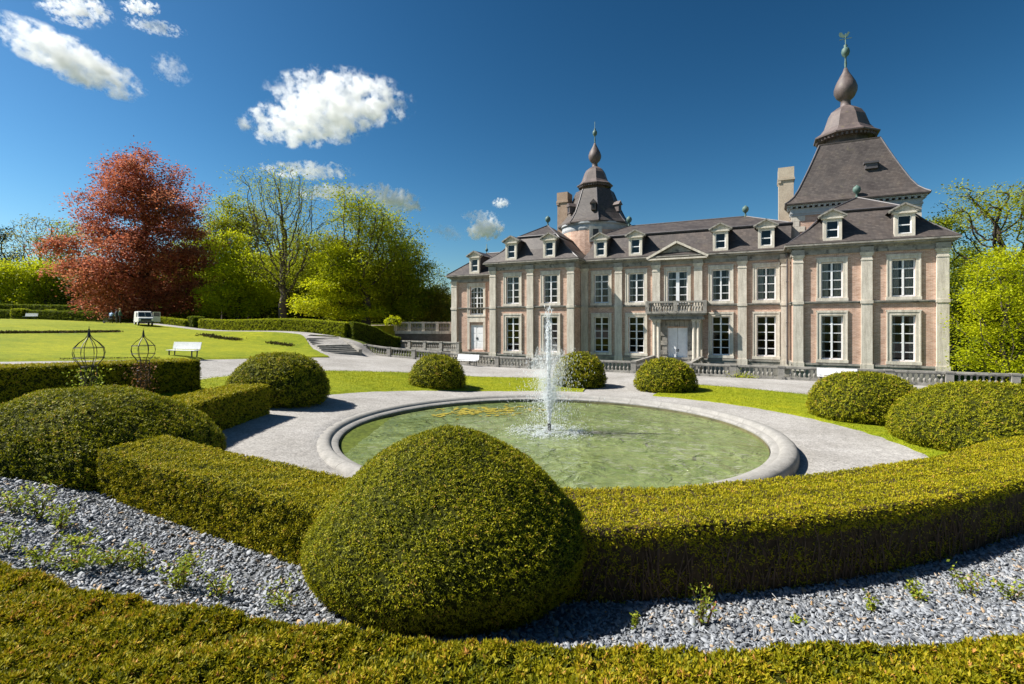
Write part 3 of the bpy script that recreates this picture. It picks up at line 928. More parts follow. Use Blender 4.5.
# roofs
def hip(b, e, z0, i, z1, ridge, z2, lip=.12, mi=0):
    """mansard: eave rect e=(x0,x1,y0,y1), break rect i, ridge (xa,ya,xb,yb)"""
    def rc(r, z): return [(r[0], r[2], z), (r[1], r[2], z), (r[1], r[3], z), (r[0], r[3], z)]
    mid = tuple(e[k] * .42 + i[k] * .58 for k in range(4))
    zm = z0 * .5 + z1 * .5 - .06
    mid = (e[0] * .5 + i[0] * .5 + .12, e[1] * .5 + i[1] * .5 - .12, e[2] * .5 + i[2] * .5 + .1, e[3] * .5 + i[3] * .5 - .1)
    vs = rc(e, z0) + rc(e, z0 + .06) + rc(mid, zm) + rc(i, z1)
    lp = (i[0] - lip, i[1] + lip, i[2] - lip, i[3] + lip)
    vs += rc(lp, z1 + .0) + rc(lp, z1 + .1)
    vs += [(ridge[0], ridge[1], z2), (ridge[2], ridge[3], z2)]
    fs = [(3, 2, 1, 0)]
    for lv in range(5):
        for k in range(4):
            a, c = lv * 4, lv * 4 + 4
            fs.append((a + k, a + (k + 1) % 4, c + (k + 1) % 4, c + k))
    t = 20
    if abs(ridge[2] - ridge[0]) > abs(ridge[3] - ridge[1]):
        fs += [(t, t + 1, 25, 24), (t + 1, t + 2, 25), (t + 2, t + 3, 24, 25), (t + 3, t, 24)]
    else:
        fs += [(t, t + 1, 24), (t + 1, t + 2, 25, 24), (t + 2, t + 3, 25), (t + 3, t, 24, 25)]
    b.add(vs, fs, mi)
def ridge_roll(b, pts, r=.07):
    for p, q in zip(pts[:-1], pts[1:]): b.tube([p, q], r, 6)

b = MB(); hip(b, (-18.2, .5, -.55, 11.5), 10.32, (-17.5, .42, 1.5, 9.5), 12.72, (-14.9, 5.5, -3.4, 5.5), 14.5)
mr = b.build('roof', [ROOF], ch)
b = MB(); ridge_roll(b, [(-17.6, 1.4, 12.86), (.5, 1.4, 12.86)], .08); ridge_roll(b, [(-14.9, 5.5, 14.52), (-3.4, 5.5, 14.52), (.5, 1.4, 12.84)]); ridge_roll(b, [(-14.9, 5.5, 14.52), (-17.6, 1.4, 12.84)])
b.build('ridge_roll', [LEAD], mr)
def pav_roof(s0, s1):
    c = (s0 + s1) / 2
    b = MB(); hip(b, (s0 - .55, s1 + .55, -2.55, 9.5), 10.34, (s0 + 2.6, s1 - 2.6, -.35, 7), 13.1, (c, 2.6, c, 4.4), 14.75)
    r = b.build('roof', [ROOF], ch)
    b = MB()
    A, B_, C = (s0 + 2.5, -.45, 13.2), (s1 - 2.5, -.45, 13.2), (c, 2.6, 14.8)
    ridge_roll(b, [A, B_]); ridge_roll(b, [A, C, B_]); ridge_roll(b, [(s0 - .45, -2.45, 10.42), (s0 + 1.12, -1.35, 11.68), A]); ridge_roll(b, [(s1 + .45, -2.45, 10.42), (s1 - 1.12, -1.35, 11.68), B_])
    b.build('ridge_roll', [LEAD], r)
pav_roof(*LP); pav_roof(*RP)
b = MB()
e = (-34.6, -27.0, -.55, 9.5)
vs = [(e[0], e[2], 9.42), (e[1], e[2], 9.42), (e[1], e[3], 9.42), (e[0], e[3], 9.42), (-32.0, 4.5, 12.45), (-27.0, 4.5, 12.45)]
b.add(vs, [(0, 1, 5, 4), (1, 2, 5), (2, 3, 4, 5), (3, 0, 4), (3, 2, 1, 0)])
wr = b.build('roof', [ROOF], ch)
b = MB(); ridge_roll(b, [(-34.5, -.45, 9.5), (-32.0, 4.5, 12.47), (-27, 4.5, 12.47)]); b.build('ridge_roll', [LEAD], wr)

def finial(x, y, z, k=1.0, pole=0.0):
    b = MB()
    b.lathe([(.16 * k, -.15), (.1 * k, .12 * k), (.06 * k, .3 * k), (.09 * k, .36 * k), (.24 * k, .5 * k), (.31 * k, .7 * k), (.26 * k, .92 * k), (.1 * k, 1.04 * k), (.05 * k, 1.1 * k + pole)], 12)
    o = b.build('finial', [COPPER], ch, True); o.location = (x, y, z)
finial(-23.22, 2.6, 14.75); finial(5.4, 2.6, 14.75); finial(-14.9, 5.5, 14.5); finial(-3.4, 5.5, 14.5); finial(-32.0, 4.5, 12.45, .6, .5)

# dormers
def make_dormer():
    b = MB(); w, h = .64, 1.62
    b.box(-w, -w + .22, 0, .3, -.5, h); b.box(w - .22, w, 0, .3, -.5, h); b.box(-w + .22, w - .22, 0, .3, h - .14, h); b.box(-w + .22, w - .22, 0, .3, -.5, .1)
    b.box(-w - .12, w + .12, -.1, .3, h, h + .14)
    d = b.build('dormer', [STONE])
    b = MB(); b.prism([(-w - .24, h + .14), (w + .24, h + .14), (w + .24, h + .22), (0, h + .66), (-w - .24, h + .22)], -.02, .3)
    b.build('tympanum', [STONE], d)
    b = MB()
    for sg in (-1, 1):
        b.bar((sg * (w + .34), .05, h + .2), (0, .05, h + .74), .5, .12)
        b.box(*sorted((sg * (w + .02), sg * (w + .3))), -.15, .3, h + .1, h + .26)
    b.build('pediment', [STONE_D], d)
    b = MB()
    b.add([(-w - .3, -.12, h + .25), (0, -.12, h + .81), (w + .3, -.12, h + .25), (-w - .3, 3, h + .25), (0, 3, h + .81), (w + .3, 3, h + .25)],
          [(0, 1, 4, 3), (1, 2, 5, 4)])
    for sg in (-1, 1):
        b.add([(sg * (w - .03), .3, -.4), (sg * (w - .03), 2.6, -.4), (sg * (w - .03), 2.6, h + .3), (sg * (w - .03), .3, h + .3)], [(0, 1, 2, 3)])
    b.build('dormer_roof', [ROOF], d)
    b = MB(); x1 = w - .22
    b.box(-x1, -x1 + .07, .1, .16, .1, h - .14); b.box(x1 - .07, x1, .1, .16, .1, h - .14); b.box(-x1 + .07, x1 - .07, .1, .16, .1, .18); b.box(-x1 + .07, x1 - .07, .1, .16, h - .21, h - .14)
    b.box(-x1 + .07, x1 - .07, .1, .16, .72, .8)
    b.build('window', [WHITE], d)
    b = MB(); b.add([(-x1, .14, .1), (x1, .14, .1), (x1, .14, h - .14), (-x1, .14, h - .14)], [(0, 1, 2, 3)]); b.build('pane', [PANE], d)
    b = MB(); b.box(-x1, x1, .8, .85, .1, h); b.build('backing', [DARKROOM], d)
    return d
dp = None
for x, y, z in [(c, -.42, 10.62) for c in W_MAIN] + [(c, -2.42, 10.64) for c in W_LP + W_RP] + [(-30.9, -.36, 9.68)]:
    d = copy_tree(dp) if dp else make_dormer()
    dp = dp or d
    d.parent = ch; d.location = (x, y, z)

# pediment over the door bay, portal, columns and balcony
b = MB()
b.prism([(-11.45, 10.02), (-6.65, 10.02), (-9.05, 11.4)], -.3, .4)
b.build('tympanum', [STONE_D], ch)
b = MB()
for sg in (-1, 1):
    b.bar((-9.05 + sg * 2.75, -.28, 10.1), (-9.05, -.28, 11.55), .75, .2)
b.box(-11.7, -6.4, -.62, -.3, 9.93, 10.08)
b.build('pediment_moulding', [STONE], ch)
b = MB()
b.add([(-11.8, -.6, 10.24), (-9.05, -.6, 11.68), (-6.3, -.6, 10.24), (-11.8, 2.4, 10.24), (-9.05, 2.4, 11.68), (-6.3, 2.4, 10.24)], [(0, 1, 4, 3), (1, 2, 5, 4)])
b.build('pediment_roof', [ROOF], ch)
b = MB()
for sg in (-1, 1):
    for k in range(8):
        e = .0 if k % 2 else .05
        x0, x1 = sorted((sg * (.92), sg * (1.5 + e)))
        b.box(-9.05 + x0, -9.05 + x1, -.14 - e, .1, .15 + k * .44, .15 + k * .44 + .42)
for k in range(7):
    b.box(-9.05 - 1.5 + k * .43, -9.05 - 1.5 + k * .43 + .41, -.16 - (.05 if k == 3 else 0), .1, 3.67, 4.25)
b.build('portal', [STONE_D], ch)
colb = None
for x in (-11.0, -10.62, -7.48, -7.1):
    if colb is None:
        b = MB(); b.box(-.22, .22, -.22, .22, -.4, .55)
        b.lathe([(.2, .55), (.21, .62), (.17, .68), (.175, 1.5), (.15, 4.05), (.19, 4.12), (.21, 4.22)], 14)
        b.box(-.22, .22, -.22, .22, 4.22, 4.32)
        o = colb = b.build('column', [STONE], ch)
    else:
        o = colb.copy(); col.objects.link(o)
    o.location = (x, -.78, 0)
b = MB()
b.box(-11.5, -6.6, -1.1, 0, 4.32, 4.5); b.box(-11.4, -6.7, -1.0, 0, 4.5, 4.75); b.box(-11.65, -6.45, -1.28, 0, 4.75, 4.88); b.box(-11.75, -6.35, -1.38, 0, 4.88, 5.05)
bal = b.build('balcony', [STONE_D], ch)

def baluster_mesh(h=.6, k=1.0):
    b = MB()
    b.box(-.075 * k, .075 * k, -.075 * k, .075 * k, 0, .07)
    b.lathe([(.05 * k, .07), (.065 * k, .1), (.09 * k, .19), (.085 * k, .26), (.045 * k, .36), (.04 * k, .4), (.06 * k, .45), (.045 * k, .47), (.05 * k, h - .06)], 8)
    b.box(-.07 * k, .07 * k, -.07 * k, .07 * k, h - .06, h)
    o = b.build('baluster', [STONE_D]); me = o.data; bpy.data.objects.remove(o)
    return me
BAL = baluster_mesh()
b = MB()
b.box(-11.72, -6.38, -1.36, -1.1, 5.86, 6.02); b.box(-11.72, -11.46, -1.1, 0, 5.86, 6.02); b.box(-6.64, -6.38, -1.1, 0, 5.86, 6.02)
for x in (-11.59, -9.05, -6.51): b.box(x - .16, x + .16, -1.37, -1.07, 5.05, 6.05)
b.build('handrail', [STONE_D], bal)
for x in np.r_[np.linspace(-11.3, -9.35, 9), np.linspace(-8.75, -6.8, 9)]:
    o = bpy.data.objects.new('baluster', BAL); col.objects.link(o); o.parent = bal; o.location = (x, -1.22, 5.05); o.scale = (1, 1, 1.35)
for x in (-11.59, -6.51):
    for y in (-.8, -.45, -.12):
        o = bpy.data.objects.new('baluster', BAL); col.objects.link(o); o.parent = bal; o.location = (x, y, 5.05); o.scale = (1, 1, 1.35)

b = MB(); b.tube([(.02, -.28, 9.9), (.02, -.28, .5)], .06, 8); b.lathe([(.07, 9.55), (.16, 9.7), (.18, 9.95)], 8, (.02, -.28, 0))
for z in (2, 4, 7.5): b.box(-.07, .11, -.36, -.1, z, z + .06)
b.build('drainpipe', [LEAD], ch)

# right tower: square, with a bell-cast roof, lantern and onion
tr = MB(); tx, ty, th = 5.2, 7.7, 4.7
tr.box(tx - th, tx + th, ty - th, ty + th, 0, 14.0)
rt = tr.build('tower', [BRICK], ch); rt['label'] = 'square brick tower'
for sx in (-1, 1):
    for sy in (-1, 1):
        b = MB()
        for k in range(16):
            l, q = (1.05, .6) if k % 2 else (.6, 1.05)
            x0, x1 = sorted((tx + sx * (th + .04), tx + sx * (th - l)))
            y0, y1 = sorted((ty + sy * (th + .04), ty + sy * (th - q)))
            b.box(x0, x1, y0, y1, 6 + k * .48, 6 + k * .48 + .465)
        b.build('quoin', [STONE], rt)
b = MB()
WOODC = mat_noise('pale weathered cornice', (.33, .35, .36), (.48, .49, .49), 2, .8, 20, .15, .01)
for z0, z1, o in ((13.68, 13.86, .08), (13.86, 14.02, .14), (14.02, 14.34, .1), (14.5, 14.62, .38)):
    b.box(tx - th - o, tx + th + o, ty - th - o, ty + th + o, z0, z1)
for k in range(-11, 12):
    x = tx + k * .43
    for y in (ty - th - .14, ty + th + .14): b.box(x - .09, x + .09, y - .2, y + .2, 14.34, 14.5)
    y = ty + k * .43
    for x in (tx - th - .14, tx + th + .14): b.box(x - .2, x + .2, y - .09, y + .09, 14.34, 14.5)
b.build('cornice', [WOODC], rt)
b = MB()
b.lathe([(4.6, 14.55), (5.25, 14.62), (5.27, 14.74), (4.95, 14.98), (4.55, 15.4), (4.15, 16.1), (3.75, 17.0), (3.28, 18.1), (2.8, 19.3), (2.35, 20.45), (2.37, 20.5), (2.37, 20.6), (1.9, 20.66)], 4, (tx, ty, 0), 0, pi / 4, True)
rr_ = b.build('roof', [ROOF], rt)
for sx in (-1, 1):
    for sy in (-1, 1):
        b = MB()
        pr = [(5.25, 14.76), (4.95, 15.0), (4.55, 15.42), (4.15, 16.12), (3.75, 17.02), (3.28, 18.12), (2.8, 19.32), (2.35, 20.5)]
        b.tube([(tx + sx * r, ty + sy * r, z) for r, z in pr], .07, 6)
        b.build('ridge_roll', [LEAD], rr_)
b = MB(); b.box(tx + .9, tx + 2.0, ty - 3.9, ty - 2.6, 17.95, 18.1); b.box(tx + 1.0, tx + 1.9, ty - 3.8, ty - 2.6, 17.5, 17.95)
b.build('hatch', [LEAD], rr_)
def lantern(parent, cx, cy, z, k, n=8, w=.86):
    LM = mat_lant
    b = MB(); a0 = pi / 8
    b.lathe([(2.3 * k * w, z - .15), (2.3 * k * w, z + .12 * k), (2.08 * k * w, z + .15 * k), (2.08 * k * w, z + 1.0 * k)], n, (cx, cy, 0), 0, a0)
    la = b.build('lantern', [LM], parent)
    b = MB()
    b.lathe([(2.3 * k * w, z + .75 * k), (3.22 * k * w, z + .9 * k), (3.24 * k * w, z + 1.02 * k), (2.7 * k * w, z + 1.3 * k), (2.3 * k * w, z + 1.75 * k), (2.08 * k * w, z + 2.3 * k), (1.85 * k * w, z + 2.9 * k), (1.5 * k * w, z + 3.4 * k), (.95 * k * w, z + 3.75 * k), (.62 * k * w, z + 3.92 * k)], n, (cx, cy, 0), 0, a0)
    for j in range(n * 5):
        t = a0 + 2 * pi * j / (n * 5)
        b.box(cx + cos(t) * 2.75 * k * w - .09, cx + cos(t) * 2.75 * k * w + .09, cy + sin(t) * 2.75 * k * w - .09, cy + sin(t) * 2.75 * k * w + .09, z + .62 * k, z + .85 * k)
    b.build('bell_roof', [LM], la)
    b = MB()
    b.lathe([(.66 * k * w, z + 3.85 * k), (.5 * k * w, z + 4.0 * k), (.48 * k * w, z + 4.5 * k), (.62 * k * w, z + 4.6 * k), (.9 * k * w, z + 4.85 * k), (1.12 * k * w, z + 5.3 * k), (1.13 * k * w, z + 5.7 * k), (.95 * k * w, z + 6.2 * k), (.62 * k * w, z + 6.75 * k), (.32 * k * w, z + 7.2 * k), (.16 * k * w, z + 7.6 * k)], 10, (cx, cy, 0), 0, a0)
    b.build('onion', [LM], la, True)
    b = MB(); zz = z + 7.5 * k
    b.lathe([(.18 * k * w, zz), (.1 * k * w, zz + .2), (.14 * k * w, zz + .5 * k), (.09 * k * w, zz + .9 * k), (.1 * k * w, zz + 1.15 * k), (.34 * k * w, zz + 1.35 * k), (.42 * k * w, zz + 1.65 * k), (.34 * k * w, zz + 1.95 * k), (.12 * k * w, zz + 2.12 * k), (.2 * k * w, zz + 2.25 * k), (.05 * k * w, zz + 2.4 * k), (.03, zz + 3.4 * k)], 12, (cx, cy, 0))
    b.build('spire', [COPPER], la, True)
    return la, z + 10.9 * k
mat_lant = mat_noise('weathered slate and lead', (.075, .058, .056), (.15, .115, .105), 1.6, .6, 9, .2, .02, .4, 0, (2.0, (.14, .115, .075), .6))
la, zt = lantern(rt, tx, ty, 20.62, 1.0)
b = MB()                                                               # weathercock
prof = [(-.45, .12), (-.2, .0), (.05, -.02), (.2, .1), (.28, .3), (.36, .34), (.3, .44), (.2, .5), (.12, .36), (-.05, .26), (-.2, .3), (-.3, .52), (-.5, .55), (-.55, .35)]
b.prism([(tx + x, zt - .35 + z) for x, z in prof], ty - .03, ty + .03)
b.bar((tx - .5, ty, zt - .5), (tx + .5, ty, zt - .5), .05); b.bar((tx, ty - .5, zt - .5), (tx, ty + .5, zt - .5), .05)
b.build('weathercock', [COPPER], la)

# left tower: round drum, eight sided bell-cast roof
lx, ly = -19.5, 8.0
b = MB(); b.lathe([(3.75, 6), (3.75, 14.75)], 40, (lx, ly, 0))
lt = b.build('tower', [BRICK], ch); lt['label'] = 'round brick tower'
b = MB(); b.lathe([(3.77, 14.3), (3.84, 14.5), (3.84, 14.9), (4.0, 15.02), (4.0, 15.2)], 40, (lx, ly, 0))
b.build('cornice', [WOODC], lt)
b = MB(); b.lathe([(3.6, 15.05), (4.28, 15.1), (4.3, 15.24), (3.95, 15.6), (3.45, 16.3), (3.05, 17.1), (2.65, 18.0), (2.3, 18.9), (2.1, 19.3)], 8, (lx, ly, 0), 0, pi / 8)
lr = b.build('roof', [ROOF], lt)
b = MB()
for j in range(8):
    t = pi / 8 + j * pi / 4
    b.tube([(lx + r * cos(t), ly + r * sin(t), z) for r, z in ((4.28, 15.26), (3.95, 15.62), (3.45, 16.32), (3.05, 17.12), (2.65, 18.02), (2.3, 18.92), (2.1, 19.3))], .06, 6)
b.build('ridge_roll', [LEAD], lr)
for t in (-pi * .72, -pi * .42, -pi * .12):                         # small lucarnes
    b = MB(); b.box(-.32, .32, -.55, .9, 0, .95)
    b.prism([(-.5, .93), (.5, .93), (0, 1.5)], -.68, 1.1)
    o = b.build('lucarne', [mat_lant], lt); o.location = (lx + 3.1 * cos(t), ly + 3.1 * sin(t), 16.5); o.rotation_euler = (0, 0, t + pi / 2)
    b = MB(); b.box(-.16, .16, -.565, -.54, .2, .8); b.build('pane', [IRON], o); o.scale = (.8, .8, .8)
lantern(lt, lx, ly, 19.25, .76)
b = MB(); ox = lx + 3.82 * cos(-1.25); oy = ly + 3.82 * sin(-1.25)
b.box(-.7, .7, -.12, .3, -.2, 1.5)
o = b.build('tower_window', [STONE], lt); o.location = (ox, oy, 13.1); o.rotation_euler = (0, 0, -1.25 + pi / 2)
c = MB(); c.box(-.3, .3, -.14, -.11, .2, 1.2); c.build('pane', [IRON], o)

def chimney(x, y, w, d, z0, z1, mt):
    b = MB(); b.box(-w, w, -d, d, z0, z1 - 1.2)
    b.box(-w - .1, w + .1, -d - .1, d + .1, z1 - 1.2, z1 - 1.0)
    for k in range(4): b.box(-w - .08, -w + .2, -d - .08 + k * .4, -d + .12 + k * .4, z1 - 1.45, z1 - 1.2)
    b.box(-w - .04, w + .04, -d - .04, d + .04, z1 - 1.0, z1)
    o = b.build('chimney', [mt], ch); o.location = (x, y, 0)
    return o
CHIM = mat_noise('pale chimney brick', (.4, .33, .25), (.52, .44, .34), 1.5, .9, 12, .2, .01)
chimney(.1, 5.3, .62, .9, 10, 18.6, CHIM)
chimney(-22.95, 7.2, .62, .8, 10, 19.3, mat_noise('brown chimney brick', (.3, .21, .15), (.42, .31, .23), 1.5, .9, 12, .2, .01))

# bridge to the door
b = MB(); b.box(-11.25, -6.75, -8.7, -.14, -2.6, .06); b.box(-10.4, -7.7, -1.4, -.12, .06, .14)
for x0, x1 in ((-11.25, -11.0), (-7.0, -6.75)): pass
o = b.build('bridge', [STONE_D]); o.location = (ORG[0], ORG[1], 0); o.rotation_euler = (0, 0, RZ)
tag(o, 'flat stone bridge over the dry moat to the white door', 'bridge')
b = MB(); b.box(-40, 26, -8.75, -8.45, -2.7, -.08)
o = b.build('moat_wall', [DARKWALL]); o.location = (ORG[0], ORG[1], 0); o.rotation_euler = (0, 0, RZ)
tag(o, 'low retaining wall of the moat beneath the stone balustrade', 'wall')

# ------------------------------------------------------------------ balustrades
def balustrade(label, P, Q, n, piers, zf=None, group='stone balustrades by the chateau', mat=None, pierw=.2):
    P, Q = np.array(P, float), np.array(Q, float)
    zf = zf or (lambda x, y: min(gz(x, y), .85))
    root = empty('balustrade', (P[0], P[1], zf(*P)), 0, label, 'balustrade', group)
    z00 = zf(*P)
    d = Q - P; L = np.linalg.norm(d); ang = atan2(d[1], d[0])
    mt = mat or STONE_D
    k = max(2, int(L / 2.5))
    rail, foot = MB(), MB()
    pts = [(P + d * t, zf(*(P + d * t)) - z00) for t in np.linspace(0, 1, k + 1)]
    for (a, za), (c, zc) in zip(pts[:-1], pts[1:]):
        a, c = a - P, c - P
        rail.bar((a[0], a[1], za + .88), (c[0], c[1], zc + .88), .3, .13)
        rail.bar((a[0], a[1], za + .79), (c[0], c[1], zc + .79), .2, .06)
        foot.bar((a[0], a[1], za + .06), (c[0], c[1], zc + .06), .32, .24)
    rail.build('handrail', [mt], root); foot.build('base_rail', [mt], root)
    for t in piers:
        p = d * t
        zz = zf(*(P + p)) - z00
        b = MB(); b.box(-pierw, pierw, -pierw, pierw, -.15, .86); b.box(-pierw - .03, pierw + .03, -pierw - .03, pierw + .03, .86, .965); b.box(-pierw - .04, pierw + .04, -pierw - .04, pierw + .04, -.2, .22)
        o = b.build('pier', [mt], root); o.location = (p[0], p[1], zz); o.rotation_euler = (0, 0, ang)
    for i in range(n):
        t = (i + .5) / n
        if any(abs(t - q) * L < .33 for q in piers): continue
        p = d * t
        o = bpy.data.objects.new('baluster', BAL); col.objects.link(o)
        o.parent = root; o.location = (p[0], p[1], zf(*(P + p)) - z00 + .17); o.rotation_euler = (0, 0, ang)
    return root
balustrade('long grey stone balustrade between the gravel and the left pavilion, left of the bridge', loc2w(-38.8, -9), loc2w(-11.1, -9), 88, np.linspace(0, 1, 10))
balustrade('long grey stone balustrade before the right pavilion, running out past the trees', loc2w(-6.9, -9), loc2w(18, -9), 86, np.linspace(0, 1, 9), lambda x, y: 0.0)
balustrade('short balustrade along the left side of the bridge to the door', loc2w(-11.1, -8.6), loc2w(-11.1, -.9), 24, [.5, 1.0], lambda x, y: .0)
balustrade('short balustrade along the right side of the bridge to the door', loc2w(-6.9, -8.6), loc2w(-6.9, -.9), 24, [.5, 1.0], lambda x, y: .0)
wl_ = loc2w(-34.3, -.8)
balustrade('farther stone balustrade leading to the white door of the left wing', (-13.6, 59.8), loc2w(-30.5, -4.2), 36, np.linspace(0, 1, 5), lambda x, y: 1.05)

# terrace wall with a pale railing left of the chateau
tw = empty('terrace_wall', (-14.2, 62.5, 0), 0, 'dark rubble terrace wall with pale stone railing left of the chateau', 'wall')
q = np.array(loc2w(-34.1, 3.0)) - np.array([-14.2, 62.5])
b = MB(); b.bar((0, 0, 1.2), (q[0], q[1], 1.2), .5, 3.0); b.build('wall', [DARKWALL], tw)
b = MB(); b.bar((0, 0, 2.86), (q[0], q[1], 2.86), .62, .32); b.build('coping', [STONE], tw)
b = MB(); b.bar((0, 0, 4.05), (q[0], q[1], 4.05), .3, .16); b.build('handrail', [STONE], tw)
for t in np.linspace(0, 1, 6):
    b = MB(); p = q * t; b.box(p[0] - .18, p[0] + .18, p[1] - .18, p[1] + .18, 3.02, 4.1); b.build('pier', [STONE], tw)
for t in np.linspace(0, 1, 46)[1:-1]:
    if abs((t * 5) - round(t * 5)) * 1.6 < .17: continue
    o = bpy.data.objects.new('baluster', BAL); col.objects.link(o); o.parent = tw; p = q * t; o.location = (p[0], p[1], 3.02); o.scale = (1, 1, 1.6)

# stairs up to the upper path
st = MB()
p0, p1 = np.array([-16.0, 48.2]), np.array([-20.6, 53.6])
d = p1 - p0; d /= np.linalg.norm(d); s_n = np.array([-d[1], d[0]])
for k in range(9):
    a = p0 + d * (.5 * k + (.9 if k > 4 else 0)); c = a + d * 6
    z = gz(*p0) + .02 + .155 * (k + 1)
    v = [a + s_n * 1.6, a - s_n * 1.6, a - s_n * 1.6 + d * (.58 if k not in (4,) else 1.5), a + s_n * 1.6 + d * (.58 if k not in (4,) else 1.5)]
    st.add([(x, y, z - 1) for x, y in v] + [(x, y, z) for x, y in v], [(3, 2, 1, 0), (4, 5, 6, 7), (0, 1, 5, 4), (1, 2, 6, 5), (2, 3, 7, 6), (3, 0, 4, 7)])
o = st.build('stone_steps', [STONE_D])
tag(o, 'two short flights of grey stone steps rising from gravel beside the green bank', 'steps')
b = MB()
e0 = p0 - s_n * 1.8; e1 = p0 + d * 5.6 - s_n * 1.8
b.bar((e0[0], e0[1], gz(*p0) + .0), (e1[0], e1[1], gz(*p0) + 1.1), .34, .8)
tag(b.build('stair_wall', [STONE_D]), 'sloping stone side wall between the steps and the balustrade', 'wall')

# ------------------------------------------------------------------ pool
pr = empty('fountain_pool', (PC[0], PC[1], 0), 0, 'round stone rimmed pool of pale green water with fountain in front of the chateau', 'pool')
def ring_profile(prof, n, a0, a1, gap=0.0):
    b = MB(); vs, fs = [], []
    m = len(prof)
    for i in range(n + 1):
        a = a0 + (a1 - a0) * i / n
        for r, z in prof: vs.append((r * sin(a), -r * cos(a), z))
    for i in range(n):
        for j in range(m - 1): fs.append((i * m + j, (i + 1) * m + j, (i + 1) * m + j + 1, i * m + j + 1))
    fs.append(tuple(range(m))); fs.append(tuple(n * m + j for j in range(m - 1, -1, -1)))
    b.add(vs, fs); return b
prof = [(7.86, -.3), (7.88, .18), (7.86, .28), (7.79, .345), (7.7, .375), (7.56, .385), (7.46, .37), (7.38, .3), (7.36, .26), (7.2, .25), (7.14, .2), (7.13, -.3)]
nst = 30
rim = None
for i in range(nst):                                                  # coping stones with thin joints
    a = 2 * pi * i / nst
    if rim is None:
        rim = ring_profile(prof, 10, .0007, 2 * pi / nst - .0007).build('coping_stone', [STONE_P], pr, True)
        es = rim.modifiers.new('split', 'EDGE_SPLIT'); es.split_angle = radians(40); o = rim
    else:
        o = rim.copy(); col.objects.link(o)
    o.rotation_euler = (0, 0, a)
b = MB(); b.lathe([(7.16, -.25), (7.165, .06)], 128); bb = ring_profile([(7.115, .16), (7.1, -.4)], 128, 0, 2 * pi).build('inner_wall', [mat_noise('wet algae stone', (.06, .06, .03), (.17, .15, .07), 1.2, .6, 9, .3, .02, .4)], pr)
r = np.linspace(0, 7.13, 60)[:, None]; a = np.linspace(0, 2 * pi, 181)[None]
X, Y = PC[0] + r * np.sin(a), PC[1] - r * np.cos(a)
Z = np.full(X.shape, .06)
fx, fy = 1.35, 18.5
rf = np.hypot(X - fx, Y - fy)
Z = Z + .012 * np.sin(rf * 8) * np.exp(-rf / 3) + .006 * nz(np.stack([X, Y, X * 0], -1), .8, 2)
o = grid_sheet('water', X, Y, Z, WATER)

# floating weed
b = MB()
for px, py, n in ((470, 411, 80), (500, 412, 60), (455, 413, 40), (520, 409, 26)):
    for _ in range(n):
        p = at(px + random.gauss(0, 14), py + random.gauss(0, 2.0), 0)
        Yd = (CAMZ - .07) * F / (py + random.gauss(0, 2.2) - HY)
        x = (px + random.gauss(0, 15) - CX) / F * Yd
        if np.hypot(x - PC[0], Yd - PC[1]) > 7: continue
        rr = random.uniform(.03, .15)
        b.add([(x + rr * cos(t) * random.uniform(.7, 1.2), Yd + rr * sin(t) * random.uniform(.7, 1.2), .075 + random.uniform(0, .012)) for t in np.linspace(0, 2 * pi, 9)[:-1]], [tuple(range(8))])
o = b.build('floating_weed', [mat_noise('yellow pond weed', (.2, .17, .015), (.32, .26, .03), 4, .7, 20)])
tag(o, 'yellow pond weed floating on the far left of the pool', 'pond weed', None, 'stuff')

# fountain: nozzle, plume, foam
ft = empty('fountain', (fx, fy, .06), 0, 'white fountain jet rising from the middle of the round pool', 'fountain')
b = MB(); b.lathe([(.1, -.3), (.1, .02), (.055, .06), (.05, .2), (.075, .22), (.06, .3), (.03, .32)], 10); b.build('nozzle', [IRON], ft)
def droplets(P, R, stretch):
    """little octahedra drawn out along their flight"""
    n = len(P)
    R = np.asarray(R).reshape(-1, 1)
    ax = np.array([[1, 0, 0], [-1, 0, 0], [0, 1, 0], [0, -1, 0]], float)
    V = np.concatenate([P[:, None] + ax[None] * R[:, :, None], (P + np.array([0, 0, 1.]) * R * stretch)[:, None], (P - np.array([0, 0, 1.]) * R * stretch)[:, None]], 1)
    t = np.array([[0, 2, 4], [2, 1, 4], [1, 3, 4], [3, 0, 4], [2, 0, 5], [1, 2, 5], [3, 1, 5], [0, 3, 5]])
    Q = (np.arange(n)[:, None, None] * 6 + t[None]).reshape(-1, 3)
    return V.reshape(-1, 3), Q
HJ = 4.55
n = 3800
t = rng.random(n) ** .8
rad = .012 + .02 * t + np.abs(rng.normal(size=n)) * (.012 + .06 * t ** 2)
a = rng.uniform(0, 2 * pi, n)
P = np.stack([rad * np.cos(a) - .05 * t, rad * np.sin(a), .3 + (HJ - .3) * t], -1)
keep = rng.random(n) < np.clip(1.2 - t * 1.05, .1, 1)
V, Q = droplets(P[keep], rng.uniform(.005, .013, keep.sum()), 6.0)
mesh_np('jet', V, Q, [SPRAY], ft)
